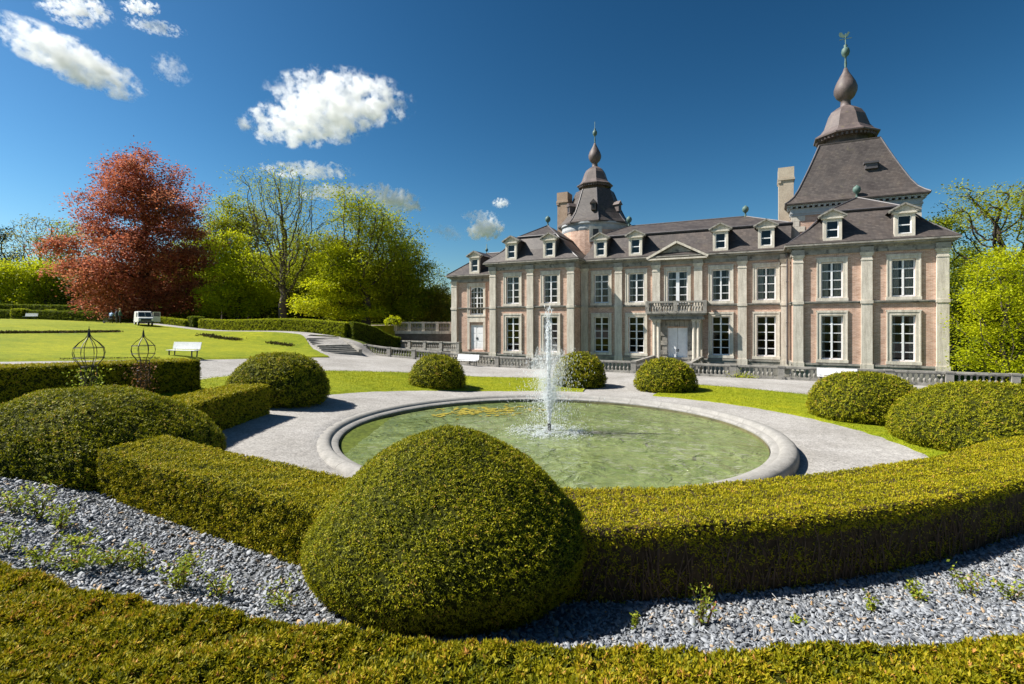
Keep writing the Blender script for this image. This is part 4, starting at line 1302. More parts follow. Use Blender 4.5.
# cone of side sprays: ballistic arcs leaving the nozzle
n = 7500
vz = rng.uniform(4.2, 7.4, n) ; ang = rng.uniform(0, 2 * pi, n); tilt = np.abs(rng.normal(.11, .055, n))
tt = rng.random(n) * 2 * vz / 9.81
hx = vz * tilt * tt
P = np.stack([hx * np.cos(ang) + .012 * tt * 3, hx * np.sin(ang), .3 + vz * tt - 4.905 * tt ** 2], -1)
P[:, :2] += rng.normal(size=(n, 2)) * .03
P = P[P[:, 2] > 0]
V, Q = droplets(P, rng.uniform(.003, .009, len(P)), 5.0)
mesh_np('spray', V, Q, [SPRAY], ft)
b = MB(); b.lathe([(.05, .25), (.16, .8), (.38, 1.5), (.62, 2.1), (.72, 2.5), (.55, 2.9), (.22, 3.3), (.14, 3.9), (.1, 4.5)], 24)
mm = bpy.data.materials.new('fine mist'); mm.use_nodes = True
nt = mm.node_tree; nt.nodes.remove(nt.nodes['Principled BSDF'])
tc = nt.nodes.new('ShaderNodeTexCoord').outputs['Object']
mp = nt.nodes.new('ShaderNodeMapping'); mp.inputs['Scale'].default_value = (1, 1, .35); nt.links.new(tc, mp.inputs[0])
f = noise_node(nt, mp.outputs[0], 5.0, 4)
mr_ = nt.nodes.new('ShaderNodeMapRange'); mr_.inputs[1].default_value = .42; mr_.inputs[2].default_value = .7; mr_.inputs[4].default_value = .7
nt.links.new(f, mr_.inputs[0])
pv = nt.nodes.new('ShaderNodeVolumePrincipled'); pv.inputs['Color'].default_value = (.98, .98, .98, 1)
nt.links.new(mr_.outputs[0], pv.inputs['Density']); nt.links.new(pv.outputs[0], nt.nodes['Material Output'].inputs['Volume'])
mm.cycles.volume_step_rate = .5
b.build('mist', [mm], ft, True)
n = 5200
r = np.abs(rng.normal(.75, .32, n)); a = rng.uniform(0, 2 * pi, n)
w = nz(np.stack([r * np.cos(a), r * np.sin(a), r * 0], -1), .5, 2)
keep = (w > -.1) & (r < 1.7)
P = np.stack([r * np.cos(a) * 1.15, r * np.sin(a), .02 + np.abs(rng.normal(0, .05, n))], -1)[keep]
V, Q = droplets(P, rng.uniform(.01, .03, len(P)), .4)
mesh_np('foam', V, Q, [SPRAY], ft)

# ------------------------------------------------------------------ yew domes and hedges
yew_dome('largest clipped yew dome at front centre, hiding the near edge of the pool', -.97, 7.85, 2.09, 2.3, 6.5, 1.45, 1.4, z0=.12, base=.3, under=.8, nth=96, lump=.035)
yew_dome('broad clipped yew dome at the left edge, behind the slate bed', -9.9, 11.75, 2.8, 2.2, 12, 2.1, 1.6, z0=.3, base=.25, under=.95, sx=1.0)
yew_dome('round yew dome at the end of the short hedge, left of the pool path', -9.9, 21.7, 2.02, 2.1, 21, 2.2, 2.1)
yew_dome('small yew dome on the ring lawn nearest the white bench by the balustrade', -4.45, 30.3, 1.62, 1.95, 30, 2.1, 2.2)
yew_dome('small yew dome on the ring lawn directly behind the fountain jet', 4.25, 32.4, 1.62, 2.2, 32, 2.1, 2.2)
yew_dome('small yew dome in front of the white chateau door', 9.1, 30.4, 1.75, 1.98, 30, 2.0, 2.1)
yew_dome('oval yew dome on the lawn right of the pool path', 14.7, 21.4, 2.0, 2.0, 22, 2.3, 2.3)
yew_dome('broad yew dome at the right edge behind the curved hedge', 15.6, 16.6, 2.7, 2.12, 16, 2.2, 1.9, lump=.07, mats=[YEW_M, CORE])

def bald_front(P, N):
    """the shaded outer face has thin growth and shows bare stems"""
    r = np.hypot(P[:, 0] - PC[0], P[:, 1] - PC[1])
    f = (N[:, 2] < .3) & (r > 10.2) & (P[:, 2] - T(P[:, 0], P[:, 1]) < .8)
    pr_ = np.where(f & (P[:, 0] > 1.0) & (P[:, 0] < 9.5), .3 + .4 * nz(P, .6, 3), 1.0)
    return np.clip(pr_, .04, 1)
RH = [(.3, 8.05), (2.2, 8.15), (4.6, 8.6), (6.7, 9.25), (9.2, 10.25), (12, 11.5), (15, 12.6), (18, 13.4)]
rh = hedge('long curved clipped hedge right of the front dome, with bare stems on its shaded face', RH, 1.75, 1.14, 9, bald=bald_front, mats=[BOX_M, CORE_B], group='clipped hedges between the domes')
# bare stems of that hedge
b = MB()
P_ = np.array(RH); dd = np.r_[0, np.cumsum(np.linalg.norm(np.diff(P_, axis=0), axis=1))]
for k in range(900):
    t = random.uniform(.6, 10.5)
    x, y = np.interp(t, dd, P_[:, 0]), np.interp(t, dd, P_[:, 1])
    x2, y2 = np.interp(t + .1, dd, P_[:, 0]), np.interp(t + .1, dd, P_[:, 1])
    tx_, ty_ = (x2 - x) / .1, (y2 - y) / .1
    nx_, ny_ = ty_, -tx_
    o_ = random.uniform(.76, .885)
    base = Vector((x + nx_ * o_, y + ny_ * o_, gz(x, y) + random.choice((0, 0, .2, .4))))
    h = random.uniform(.3, .75)
    lean = random.gauss(0, .18)
    mid = base + Vector((tx_ * lean * .4 + nx_ * .02, ty_ * lean * .4 + ny_ * .02, h * .5)); tip = base + Vector((tx_ * lean, ty_ * lean, h))
    if tip.z - gz(x, y) > 1.05: continue
    b.tube([base, mid, tip], [.011, .008, .004], 4)
sv = b.build('bare_stems', [TWIG])
sv.parent = rh; sv.location = -Vector(rh.location)
hedge('straight clipped hedge segment between the broad left dome and the front dome', [(-7.6, 10.35), (-5.1, 9.5), (-2.9, 8.62), (-1.5, 8.2)], 1.42, 1.08, 9, group='clipped hedges between the domes', mats=[BOX_M, CORE])
hedge('short clipped hedge joining the two left domes beside the ring lawn', [(-9.5, 12.5), (-9.8, 15.5), (-9.75, 19.0)], 1.5, 1.08, 16, group='clipped hedges between the domes')
hedge('low dark hedge at far left behind the two rose trellises', [(-21.5, 9), (-16.6, 16.4), (-14.2, 22.6)], 1.3, 1.36, 18)
fa = np.radians(np.linspace(-30, 25, 30))
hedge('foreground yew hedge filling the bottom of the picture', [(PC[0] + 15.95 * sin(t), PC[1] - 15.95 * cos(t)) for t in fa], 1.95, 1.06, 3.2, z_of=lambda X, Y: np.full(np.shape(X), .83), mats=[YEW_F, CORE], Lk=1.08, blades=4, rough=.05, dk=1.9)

# hedges on the terraces
hedge('long clipped hedge along the upper path up to the stone steps', [(-38.5, 63.8), (-29.5, 60.2), (-23, 58), (-17.9, 55.9)], 1.2, lambda t: 1.35 + .32 * t, 58, mats=[MID_M, CORE], group='hedges of the upper terrace', Lk=.6)
hedge('short end of the clipped hedge turning towards the terrace wall', [(-17.5, 55.6), (-13.2, 59.6)], 1.2, lambda t: 1.85 - .1 * t, 56, mats=[DARK_M, CORE], group='hedges of the upper terrace', Lk=.6)
hedge('small hedge block left of the path gap, next to the van', [(-47.5, 68), (-41, 65)], 1.2, .95, 66, mats=[MID_M, CORE], group='hedges of the upper terrace', Lk=.6)
o = hedge('upright hedge pillar left of the gap in the terrace hedge', [(-40.6, 65.3), (-39.6, 64.8)], 1.5, 1.5, 66, mats=[DARK_M, CORE], group='hedges of the upper terrace', Lk=.6)
yew_dome('low golden shrub at the corner of the terrace hedge', -14.2, 61.2, .95, 1.0, 60, z0=3.75, mats=[LIME_M, CORE])['group'] = 'hedges of the upper terrace'
hedge('tall dark hedge below the lime trees at the far left', [(-140, 92), (-92, 94), (-60, 88)], 2.0, 2.6, 90, mats=[DARK_M, CORE], Lk=.6)
hedge('low dark hedge along the back edge of the far left lawn', [(-130, 84), (-90, 86), (-58, 80)], 1.4, 1.55, 84, mats=[DARK_M, CORE], Lk=.6)
for i, px in enumerate((17, 48)):
    p = at(px, 318, 83)
    hedge(('wider', 'narrower')[i] + ' sunlit topiary buttress in front of the far dark hedge', [(p[0] - 1.0 + .5 * i, 83.5), (p[0] + 1.0 - .5 * i, 83.5)], 1.2, 1.75, 84, mats=[MID_M, CORE], Lk=.6, name='topiary_block', cat='topiary')

# ------------------------------------------------------------------ trees
def bezier(p0, p1, p2, n):
    return [p0 * (1 - t) ** 2 + p1 * 2 * t * (1 - t) + p2 * t * t for t in np.linspace(0, 1, n)]

def grow(A, trunk_pts, step, kill, tmax=140):
    """space colonisation: branch nodes grow towards the points A of the crown"""
    N = [np.array(p, float) for p in trunk_pts]; par = [-1] + list(range(len(N) - 1))
    nodes = np.array(N)
    d = np.linalg.norm(A[:, None] - nodes[None], axis=2)
    near = d.argmin(1); dist = d.min(1)
    alive = np.ones(len(A), bool)
    for it in range(tmax):
        idx = np.nonzero(alive)[0]
        if len(idx) < 2: break
        g_ = near[idx]
        dirs = A[idx] - nodes[g_]
        dirs /= np.maximum(np.linalg.norm(dirs, axis=1), 1e-6)[:, None]
        u_, inv = np.unique(g_, return_inverse=True)
        acc = np.zeros((len(u_), 3)); np.add.at(acc, inv, dirs)
        acc /= np.maximum(np.linalg.norm(acc, axis=1), 1e-6)[:, None]
        acc += rng.normal(size=acc.shape) * .22 + np.array([0, 0, .08])
        acc /= np.maximum(np.linalg.norm(acc, axis=1), 1e-6)[:, None]
        new = nodes[u_] + acc * step
        k0 = len(nodes)
        nodes = np.concatenate([nodes, new]); par += list(u_)
        d = np.linalg.norm(A[idx][:, None] - new[None], axis=2)
        j = d.argmin(1); dm = d[np.arange(len(idx)), j]
        better = dm < dist[idx]
        near[idx[better]] = k0 + j[better]; dist[idx[better]] = dm[better]
        alive[idx] = dist[idx] > kill
        if len(nodes) > 3500: break
    return nodes, np.array(par)

def branch_mesh(nodes, par, rad, n=6):
    k = np.nonzero(par >= 0)[0]
    p, q = nodes[par[k]], nodes[k]
    r1 = rad[k]; r0 = np.minimum(rad[par[k]], r1 * 1.45)
    d = q - p; d /= np.maximum(np.linalg.norm(d, axis=1), 1e-6)[:, None]
    up = np.where(np.abs(d[:, 2:3]) < .9, np.array([[0, 0, 1.]]), np.array([[1., 0, 0]]))
    a = np.cross(d, up); a /= np.linalg.norm(a, axis=1)[:, None]; b = np.cross(d, a)
    t = np.linspace(0, 2 * pi, n, endpoint=False)
    ring = a[:, None] * np.cos(t)[None, :, None] + b[:, None] * np.sin(t)[None, :, None]
    V = np.concatenate([p[:, None] - d[:, None] * r0[:, None, None] * .4 + ring * r0[:, None, None], q[:, None] + ring * r1[:, None, None]], 1).reshape(-1, 3)
    j = np.arange(n)
    qd = np.stack([j, (j + 1) % n, n + (j + 1) % n, n + j], -1)
    Q = (np.arange(len(k))[:, None, None] * 2 * n + qd[None]).reshape(-1, 4)
    return V, Q

def tree(name, label, x, y, z, H, W, mat, group=None, trunk=.4, base=.2, nclump=110, nleaf=150, rc=1.5, leaf=.3, bark=None, shape='egg', flat=.55, twigs=5, sparse_top=0.0, lean=0.0, forks=1, skew=0.0):
    root = empty(name, (x, y, z), 0, label, 'tree', group)
    bark = bark or BARK
    nA = int(nclump * (8 if nleaf < 40 else 3.4))
    ph = rng.uniform(0, 6.28, 4)
    A = []
    while len(A) < nA:
        u = random.random()
        if shape == 'egg': rr = sin(pi * min(1, (u * .84 + .14))) ** .7
        elif shape == 'skirt': rr = (1 - u) ** .55 * .97 + .05
        elif shape == 'beech': rr = np.interp(u, [0, .06, .2, .4, .6, .75, .88, .96, 1], [.6, .8, .97, .97, .86, .68, .47, .29, .1])
        elif shape == 'cone': rr = (1 - u) * .95 + .05
        elif shape == 'fan': rr = (.3 + .7 * u ** .8) * (1 if u < .75 else sqrt(max(0, 1 - ((u - .75) / .25) ** 2)) * .9 + .1)
        else: rr = .95
        if random.random() > rr ** 1.3 + .05: continue
        a = random.uniform(0, 2 * pi); q = random.random() ** .42
        wob = .97 + .09 * sin(a * 3 + ph[0] + u * 7) + .06 * sin(u * 15 + ph[2]) if shape == 'beech' else 1 + .17 * sin(a * 3 + ph[0] + u * 4) + .13 * sin(a * 5 + u * 11 + ph[1]) + .1 * sin(u * 17 + ph[2])
        A.append((cos(a) * rr * q * W / 2 * wob + skew * W * (1 - u), sin(a) * rr * q * W / 2 * wob, (base + (1 - base) * u) * H))
    A = np.array(A)
    nc_ = max(8, nclump // 4)
    sel = rng.random(nA) < .72
    k_ = rng.integers(0, nc_, nA)
    A[sel] = A[k_[sel]] + rng.normal(size=(sel.sum(), 3)) * rc * .95 * np.array([1, 1, .55])
    A[:, 2] = np.clip(A[:, 2], base * H * .8 + .2, H)
    step = max(.35, H / (46 if nleaf < 40 else 34))
    hb = max(base * H * (.9 if base > .12 else 1), H * .12 if shape in ('beech', 'skirt') else H * .06)
    if shape in ('beech', 'skirt', 'cone'): hb = H * .62
    nt = max(4, int(hb / step))
    tp = [np.array([0, 0, -.4])] + [np.array([.02 * H * sin(i * .7 + ph[3]) * i / nt, .015 * H * sin(i * .9 + ph[0]) * i / nt, hb * (i + 1) / nt]) for i in range(nt)]
    nodes, par = grow(A, tp, step, step * 1.5)
    n = len(nodes)
    w = np.zeros(n); ch_ = np.zeros(n, int)
    for i in range(n - 1, 0, -1):
        if w[i] == 0: w[i] = 1.0
        w[par[i]] += w[i]; ch_[par[i]] += 1
    rad = trunk * (w / w[0]) ** .56
    rad = np.maximum(rad, .008 + leaf * .035)
    rad[0] *= 1.35
    V, Q = branch_mesh(nodes, par, rad)
    mesh_np('trunk', V, Q, [bark], root, smooth=True)
    # sprays of leaves round the thin ends
    cand = np.nonzero((w <= 6) & (nodes[:, 2] > base * H * .6))[0]
    tot = int(nclump * nleaf * 1.7)
    wt = 1.0 / w[cand] * np.exp(rng.normal(size=len(cand)) * .5)
    wt *= 1 - sparse_top * np.clip(nodes[cand, 2] / H - .45, 0, .55) * 1.6
    idx = rng.choice(cand, tot, p=wt / wt.sum())
    g_ = rng.normal(size=(tot, 3))
    sp = rc * .42 * (1 + .5 * rng.random(tot))[:, None]
    P = nodes[idx] + g_ * sp * np.array([1, 1, flat])
    P[:, 2] -= .1 * (g_[:, :2] ** 2).sum(1) * sp[:, 0] * (1 if flat < .5 else .5)
    P[:, 2] = np.maximum(P[:, 2], .12 * leaf)
    D_ = g_ * np.array([1, 1, .3]) + rng.normal(size=(tot, 3)) * .5
    tone = rng.normal(.5, .14, n)
    L_ = leaf * rng.uniform(.6, 1.3, tot)
    up = np.array([[0, 0, 1.]]) + rng.normal(size=(tot, 3)) * .55 + g_ * .25
    V, Q = leaf_quads(P, D_, L_, L_ * .66, up)
    mesh_np('crown', V, Q, [mat], root, None, np.clip(tone[idx] + rng.normal(size=tot) * .2, 0, 1))
    return root
GT = 'trees of the park behind the terrace'
def tree_px(name, label, px, top, base_y, Y, wpx, mat, z=None, **kw):
    p = at(px, base_y, Y)
    z0 = p[2] if z is None else z
    H = (CAMZ + (HY - top) / F * Y) - z0
    return tree(name, label, p[0], Y, z0, H, wpx / F * Y, mat, **kw)

tree_px('copper_beech', 'huge copper beech with red leaves sweeping down to the lawn', 144, 152, 318.5, 78, 117, BEECH_M, trunk=.85, base=.02, nclump=430, nleaf=135, rc=1.6, leaf=.32, bark=BARK_D, shape='beech', flat=.6)
tree_px('bare_tree', 'tall thinly leaved tree with visible branching above the left lawn hedge', 38, 213, 318, 112, 46, OLIVE_M, group=GT, trunk=.45, base=.35, nclump=90, nleaf=22, rc=1.6, leaf=.34, bark=BARK_D, twigs=7, forks=3)
tree_px('leafy_tree', 'pale green tree touching the left side of the copper beech', 62, 217, 318, 114, 34, MID_M, group=GT, trunk=.4, base=.3, nclump=70, nleaf=60, rc=1.7, leaf=.36, twigs=4)
tree_px('conifer', 'blue green conifer at the left edge of the picture', 5, 224, 318, 118, 40, CONIF_M, group=GT, trunk=.4, base=.1, nclump=110, nleaf=70, rc=1.6, leaf=.4, shape='cone', twigs=2)
for i, (px, lab) in enumerate(((-6, 'pleached lime tree partly cut off by the left edge'), (12, 'second pleached lime tree above the far left hedge'), (29, 'third pleached lime tree above the far left hedge'), (46, 'pleached lime tree closest to the copper beech'))):
    tree_px('lime_tree', lab, px, 262, 318, 98, 22, LIME_M, group='row of lime trees at the far left', trunk=.22, base=.3, nclump=38, nleaf=95, rc=1.3, leaf=.34, shape='block', flat=.8)
tree_px('leafy_tree', 'tall slim tree with thin green crown just right of the copper beech', 224, 196, 320, 92, 44, MID_M, group=GT, trunk=.45, base=.2, nclump=120, nleaf=85, rc=1.5, leaf=.33, twigs=5, forks=2, bark=BARK_D)
tree_px('leafy_tree', 'tall loose olive tree behind the bright lime tree', 250, 203, 320, 96, 46, OLIVE_M, group=GT, trunk=.4, base=.2, nclump=110, nleaf=90, rc=1.5, leaf=.33, twigs=4, bark=BARK_D)
tree_px('leafy_tree', 'bright lime green tree left of the big bare trunk', 238, 232, 320, 76, 56, LIME_M, group=GT, trunk=.3, base=.08, nclump=120, nleaf=110, rc=1.3, leaf=.3, twigs=2, shape='skirt', flat=.4)
tree_px('bare_tree', 'great forked tree with thinly leaved spreading branches', 283, 176, 321, 72, 74, MID_M, group=GT, trunk=.56, base=.24, nclump=260, nleaf=27, rc=1.8, leaf=.2, twigs=8, forks=5, bark=BARK, shape='fan')
tree_px('leafy_tree', 'yellow green tree behind the great forked trunk', 300, 228, 320, 88, 62, MID_M, group=GT, trunk=.35, base=.1, nclump=130, nleaf=100, rc=1.6, leaf=.34, twigs=2)
tree_px('leafy_tree', 'brownish young leaved tree between the forked tree and the tall lime tree', 330, 226, 320, 92, 46, OLIVE_M, group=GT, trunk=.35, base=.12, nclump=110, nleaf=80, rc=1.5, leaf=.33, twigs=3)
tree_px('leafy_tree', 'bright lime tree with layered branches low over the terrace', 340, 246, 320, 70, 62, LIME_M, group=GT, trunk=.25, base=.06, nclump=130, nleaf=120, rc=1.2, leaf=.28, twigs=2, shape='skirt', flat=.35)
tree_px('tall_tree', 'tall spring green tree with grey trunk near the terrace hedge corner', 366, 188, 320, 70, 66, MID_M, group=GT, trunk=.5, base=.2, nclump=150, nleaf=75, rc=1.4, leaf=.28, twigs=4, sparse_top=.35, forks=2)
tree_px('leafy_tree', 'tall half open tree standing right beside the tall spring green tree', 392, 206, 320, 76, 60, MID_M, group=GT, trunk=.42, base=.22, nclump=130, nleaf=64, rc=1.4, leaf=.28, twigs=6, forks=3, bark=BARK_D)
tree_px('leafy_tree', 'dense round green tree behind the terrace railing', 398, 254, 321, 78, 66, MID_M, group=GT, trunk=.35, base=.04, nclump=130, nleaf=140, rc=1.5, leaf=.32, twigs=1)
tree_px('bare_tree', 'small grey thinly leaved tree just left of the chateau wing', 432, 264, 322, 88, 34, DARK_M, group=GT, trunk=.28, base=.3, nclump=60, nleaf=28, rc=1.2, leaf=.28, twigs=6, forks=2)
tree_px('bush', 'olive brown bush beside the left wing of the chateau', 434, 288, 326, 80, 40, OLIVE_M, group=GT, trunk=.15, base=.03, nclump=70, nleaf=90, rc=1.1, leaf=.28, twigs=2)
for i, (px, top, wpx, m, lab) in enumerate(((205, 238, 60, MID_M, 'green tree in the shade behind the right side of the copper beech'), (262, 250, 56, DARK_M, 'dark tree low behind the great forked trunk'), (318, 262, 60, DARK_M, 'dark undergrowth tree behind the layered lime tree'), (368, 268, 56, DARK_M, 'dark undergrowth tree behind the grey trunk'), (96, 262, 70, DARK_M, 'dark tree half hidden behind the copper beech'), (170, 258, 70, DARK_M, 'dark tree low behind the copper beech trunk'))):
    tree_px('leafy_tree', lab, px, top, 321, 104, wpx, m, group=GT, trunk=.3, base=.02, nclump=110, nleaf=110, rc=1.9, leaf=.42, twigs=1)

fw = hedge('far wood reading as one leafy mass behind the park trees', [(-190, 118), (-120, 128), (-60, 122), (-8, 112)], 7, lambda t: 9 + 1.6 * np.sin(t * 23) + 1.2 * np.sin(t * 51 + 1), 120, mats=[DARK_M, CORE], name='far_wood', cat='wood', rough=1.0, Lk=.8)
fw['kind'] = 'stuff'
GR = 'trees right of the chateau'
tree_px('leafy_tree', 'spreading tree with open tiers of yellow green leaves right of the chateau', 1010, 184, 360, 41, 92, MID_M, group=GR, trunk=.4, base=.5, nclump=150, nleaf=42, rc=1.0, leaf=.17, twigs=5, shape='fan', flat=.4, forks=4, bark=BARK_D)
tree_px('leafy_tree', 'low lime green tree behind the right end of the balustrade', 1006, 250, 384, 34.5, 66, LIME_M, group=GR, trunk=.22, base=.04, nclump=170, nleaf=75, rc=.75, leaf=.15, twigs=2, flat=.5)
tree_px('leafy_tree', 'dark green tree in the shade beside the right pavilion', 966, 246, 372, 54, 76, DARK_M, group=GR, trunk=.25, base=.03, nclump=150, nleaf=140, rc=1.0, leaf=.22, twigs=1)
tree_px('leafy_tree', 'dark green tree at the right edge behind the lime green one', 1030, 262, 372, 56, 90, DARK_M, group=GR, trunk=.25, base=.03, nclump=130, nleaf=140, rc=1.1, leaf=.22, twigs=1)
tree_px('conifer', 'brown green column of conifer at the right edge of the picture', 1022, 292, 384, 40, 34, OLIVE_M, group=GR, trunk=.15, base=.03, nclump=70, nleaf=110, rc=.7, leaf=.16, twigs=1, shape='block')
tree_px('leafy_tree', 'small far tree peeping out between tower and spreading tree', 952, 214, 352, 70, 40, MID_M, group=GR, trunk=.25, base=.2, nclump=70, nleaf=90, rc=1.2, leaf=.26, twigs=2)

# ------------------------------------------------------------------ slate chips
n = 80000
a = rng.uniform(radians(-72), radians(70), n)
r = rng.uniform(10.9, 16.0, n)
X, Y = PC[0] + r * np.sin(a), PC[1] - r * np.cos(a)
dcam = np.hypot(X, Y)
keep = (Y > 3.2) & (np.abs(X) < Y * 1.12 + .6)
X, Y = X[keep], Y[keep]; n = len(X)
sz = np.minimum(rng.gamma(6, .0052, n), .07) * (1 + .25 * nz(np.stack([X, Y, X * 0], -1), 1.0, 1))
k = 6
ang = rng.uniform(0, 2 * pi, (n, 1)) + np.linspace(0, 2 * pi, k, endpoint=False)[None] + rng.normal(size=(n, k)) * .3
rad = sz[:, None] * rng.uniform(.45, 1.35, (n, k)); asp = rng.uniform(.3, .75, (n, 1))
th = rng.uniform(0, pi, (n, 1))
lx_, ly_ = rad * np.cos(ang), rad * np.sin(ang) * asp
gx = lx_ * np.cos(th) - ly_ * np.sin(th); gy = lx_ * np.sin(th) + ly_ * np.cos(th)
tl = rng.normal(size=(n, 2)) * .42
zc = T(X, Y) + .035 + rng.random(n) * .03
zt_ = zc[:, None] + gx * tl[:, :1] + gy * tl[:, 1:]
thk = rng.uniform(.003, .009, (n, 1))
top_ = np.stack([X[:, None] + gx, Y[:, None] + gy, zt_ + thk], -1)
bot_ = np.stack([X[:, None] + gx, Y[:, None] + gy, zt_ - thk], -1)
V = np.concatenate([top_, bot_], 1).reshape(-1, 3)
me_q = []
base_i = np.arange(n)[:, None] * 2 * k
# top hexagon as two quads, sides as six quads
qs = [[0, 1, 2, 3], [0, 3, 4, 5]] + [[j, k + j, k + (j + 1) % k, (j + 1) % k] for j in range(k)]
Q = (base_i[:, :, None] + np.array(qs)[None]).reshape(-1, 4)
rv = rng.random(n)
o = mesh_np('slate_chips', V, Q, [SLATE_M], None, None, np.repeat(rv, len(qs)))
tag(o, 'blue grey slate chippings covering the bed between the hedges', 'slate chips', None, 'stuff')

# short turf standing on the ring lawn
n = 90000
a = rng.uniform(radians(50), radians(303), n); u = rng.random(n)
a = np.where((a > radians(146)) & (a < radians(166.4)), a + radians(60), a)
lo_ = lawn_out(a)
r = np.sqrt(11.45 ** 2 + u * (lo_ ** 2 - 11.45 ** 2))
X, Y = PC[0] + r * np.sin(a), PC[1] - r * np.cos(a)
P = np.stack([X, Y, T(X, Y) + .05], -1)
D_ = rng.normal(size=(n, 3)) * .5 + np.array([0, 0, 1.])
Lg = rng.uniform(.03, .07, n)
V, Q = leaf_quads(P, D_, Lg, Lg * .35)
o = mesh_np('grass', V, Q, [GRASS_M], None, None, np.clip(.5 + .25 * nz(P, 2.5, 2) + rng.normal(size=n) * .2, 0, 1))
tag(o, 'short mown grass of the lawn ring around the pool', 'grass', None, 'stuff')

# ------------------------------------------------------------------ young roses in the slate bed
def rose(label, px, py, h, w, nst, dead=False):
    if px < 300: h, w, nst = h * 1.25, w * 1.35, int(nst * 1.6)
    p = ground(px, py)
    root = empty('rose_bush', (p[0], p[1], p[2] + .03), 0, label, 'rose bush', 'young roses in the slate bed')
    b = MB(); Ps, Ds = [], []
    for k in range(nst):
        a = random.uniform(0, 2 * pi); e = Vector((cos(a) * w * random.uniform(.2, .55), sin(a) * w * random.uniform(.2, .55), h * random.uniform(.6, 1.05)))
        m = Vector((e.x * .35, e.y * .35, e.z * .55))
        pts = [Vector((e.x * .05, e.y * .05, -.05)), m, e]
        b.tube(pts, [.007, .005, .003], 5)
        for _ in range(int(26)):
            t = random.uniform(.25, 1.05)
            q = pts[0] * (1 - t) ** 2 + m * 2 * t * (1 - t) + e * t * t
            Ps.append((q.x + random.gauss(0, w * .09), q.y + random.gauss(0, w * .09), max(.02, q.z + random.gauss(0, h * .07)))); Ds.append((random.gauss(0, 1), random.gauss(0, 1), random.gauss(.4, .5)))
    b.build('stem', [TWIG], root)
    L_ = rng.uniform(.028, .06, len(Ps))
    V, Q = leaf_quads(np.array(Ps), np.array(Ds), L_, L_ * .65)
    mesh_np('leaves', V, Q, [ROSE_M], root, None, rng.random(len(Ps)))
    if dead:
        b = MB(); b.tube([(.08, 0, -.02), (.14, 0, .16), (.22, .02, .3)], [.014, .013, .011], 6); b.build('cut_stem', [mat_plain('reddish cut stem', (.3, .12, .07), .8)], root)
for a_ in (('small rose bush at the left edge below the broad dome', 12, 516, .3, .4, 5), ('upright rose bush just below the broad left dome', 40, 522, .42, .4, 6),
           ('dark based rose bush third from the left edge', 61, 533, .34, .36, 6), ('tiny flat rose tuft near the middle of the left slate', 77, 549, .16, .3, 4),
           ('rose bush at the left edge close to the foreground hedge', 8, 556, .28, .4, 4), ('faint sprawling rose close to the foreground hedge at left', 42, 570, .25, .36, 4),
           ('wide low rose bush near the foreground hedge at left', 72, 574, .26, .5, 8), ('low bright rose bush in the middle of the left slate', 112, 568, .2, .42, 7),
           ('thin upright rose below the straight hedge', 142, 574, .28, .26, 6), ('fullest round rose bush of the left slate', 176, 592, .34, .42, 10),
           ('sparse thin rose left of the front dome', 219, 602, .3, .32, 4), ('spindly rose beside the foot of the front dome', 284, 612, .26, .36, 4),
           ('small sprout at the foreground hedge right of the front dome', 634, 632, .3, .14, 3), ('tallest leggy rose with a reddish cut stem, right of the front dome', 700, 628, .52, .34, 7, True),
           ('tiny sprout in the slate below the curved hedge', 797, 628, .12, .2, 3), ('slim small rose below the curved hedge', 871, 614, .22, .16, 4),
           ('compact green rose below the curved hedge', 917, 604, .26, .28, 7), ('rose with leaning top in the right slate', 968, 598, .36, .36, 6), ('rose cut off by the right edge of the picture', 1014, 604, .26, .4, 6)):
    rose(*a_)

# ------------------------------------------------------------------ rose trellises
def trellis(label, x, y, H, rb):
    z0 = gz(x, y)
    root = empty('garden_obelisk', (x, y, z0), 0, label, 'trellis', 'onion topped iron trellises')
    prof = [(rb * .52, 0), (rb * .5, H * .3), (rb * .5, H * .58), (rb * .62, H * .61), (rb * .9, H * .665), (rb, H * .73), (rb * .93, H * .79), (rb * .62, H * .845), (rb * .25, H * .89), (rb * .08, H * .93), (.01, H * 1.0)]
    for k in range(8):
        a = 2 * pi * k / 8 + .2
        b = MB(); b.tube([(r * cos(a), r * sin(a), z) for r, z in prof], .011, 5)
        b.build('rib', [IRON], root)
    for zz, r in ((.12, .51), (.3, .5), (.45, .5), (.58, .5), (.68, .94), (.79, .93)):
        b = MB(); b.tube([(r * rb * cos(t), r * rb * sin(t), H * zz) for t in np.linspace(0, 2 * pi, 25)], .009, 5)
        b.build('hoop', [IRON], root)
    b = MB(); b.lathe([(.02, H * .9), (.04, H * .93), (.015, H * .97), (.006, H * 1.03)], 8); b.build('spike', [IRON], root)
    return root, z0
def climber(label, x, y, z0, h, rb, m, n):
    root = empty('climbing_rose', (x, y, z0), 0, label, 'climbing rose', 'climbing roses on the trellises')
    b = MB()
    for k in range(6):
        a = random.uniform(0, 2 * pi)
        b.tube([(rb * .5 * cos(a + t * 3), rb * .5 * sin(a + t * 3), h * t) for t in np.linspace(0, random.uniform(.7, 1), 9)], [.012] * 8 + [.005], 5)
    b.build('stem', [TWIG], root)
    P = np.stack([rng.normal(0, rb * .5, n), rng.normal(0, rb * .5, n), h * rng.random(n) ** .9], -1)
    L_ = rng.uniform(.05, .1, n); V, Q = leaf_quads(P, rng.normal(size=(n, 3)), L_, L_ * .7)
    mesh_np('leaves', V, Q, [m], root, None, rng.random(n))
RUST_M = mat_leaf('reddish young leaves', [(0, (.08, .05, .02)), (.6, (.2, .1, .04)), (1, (.3, .14, .05))], .35)
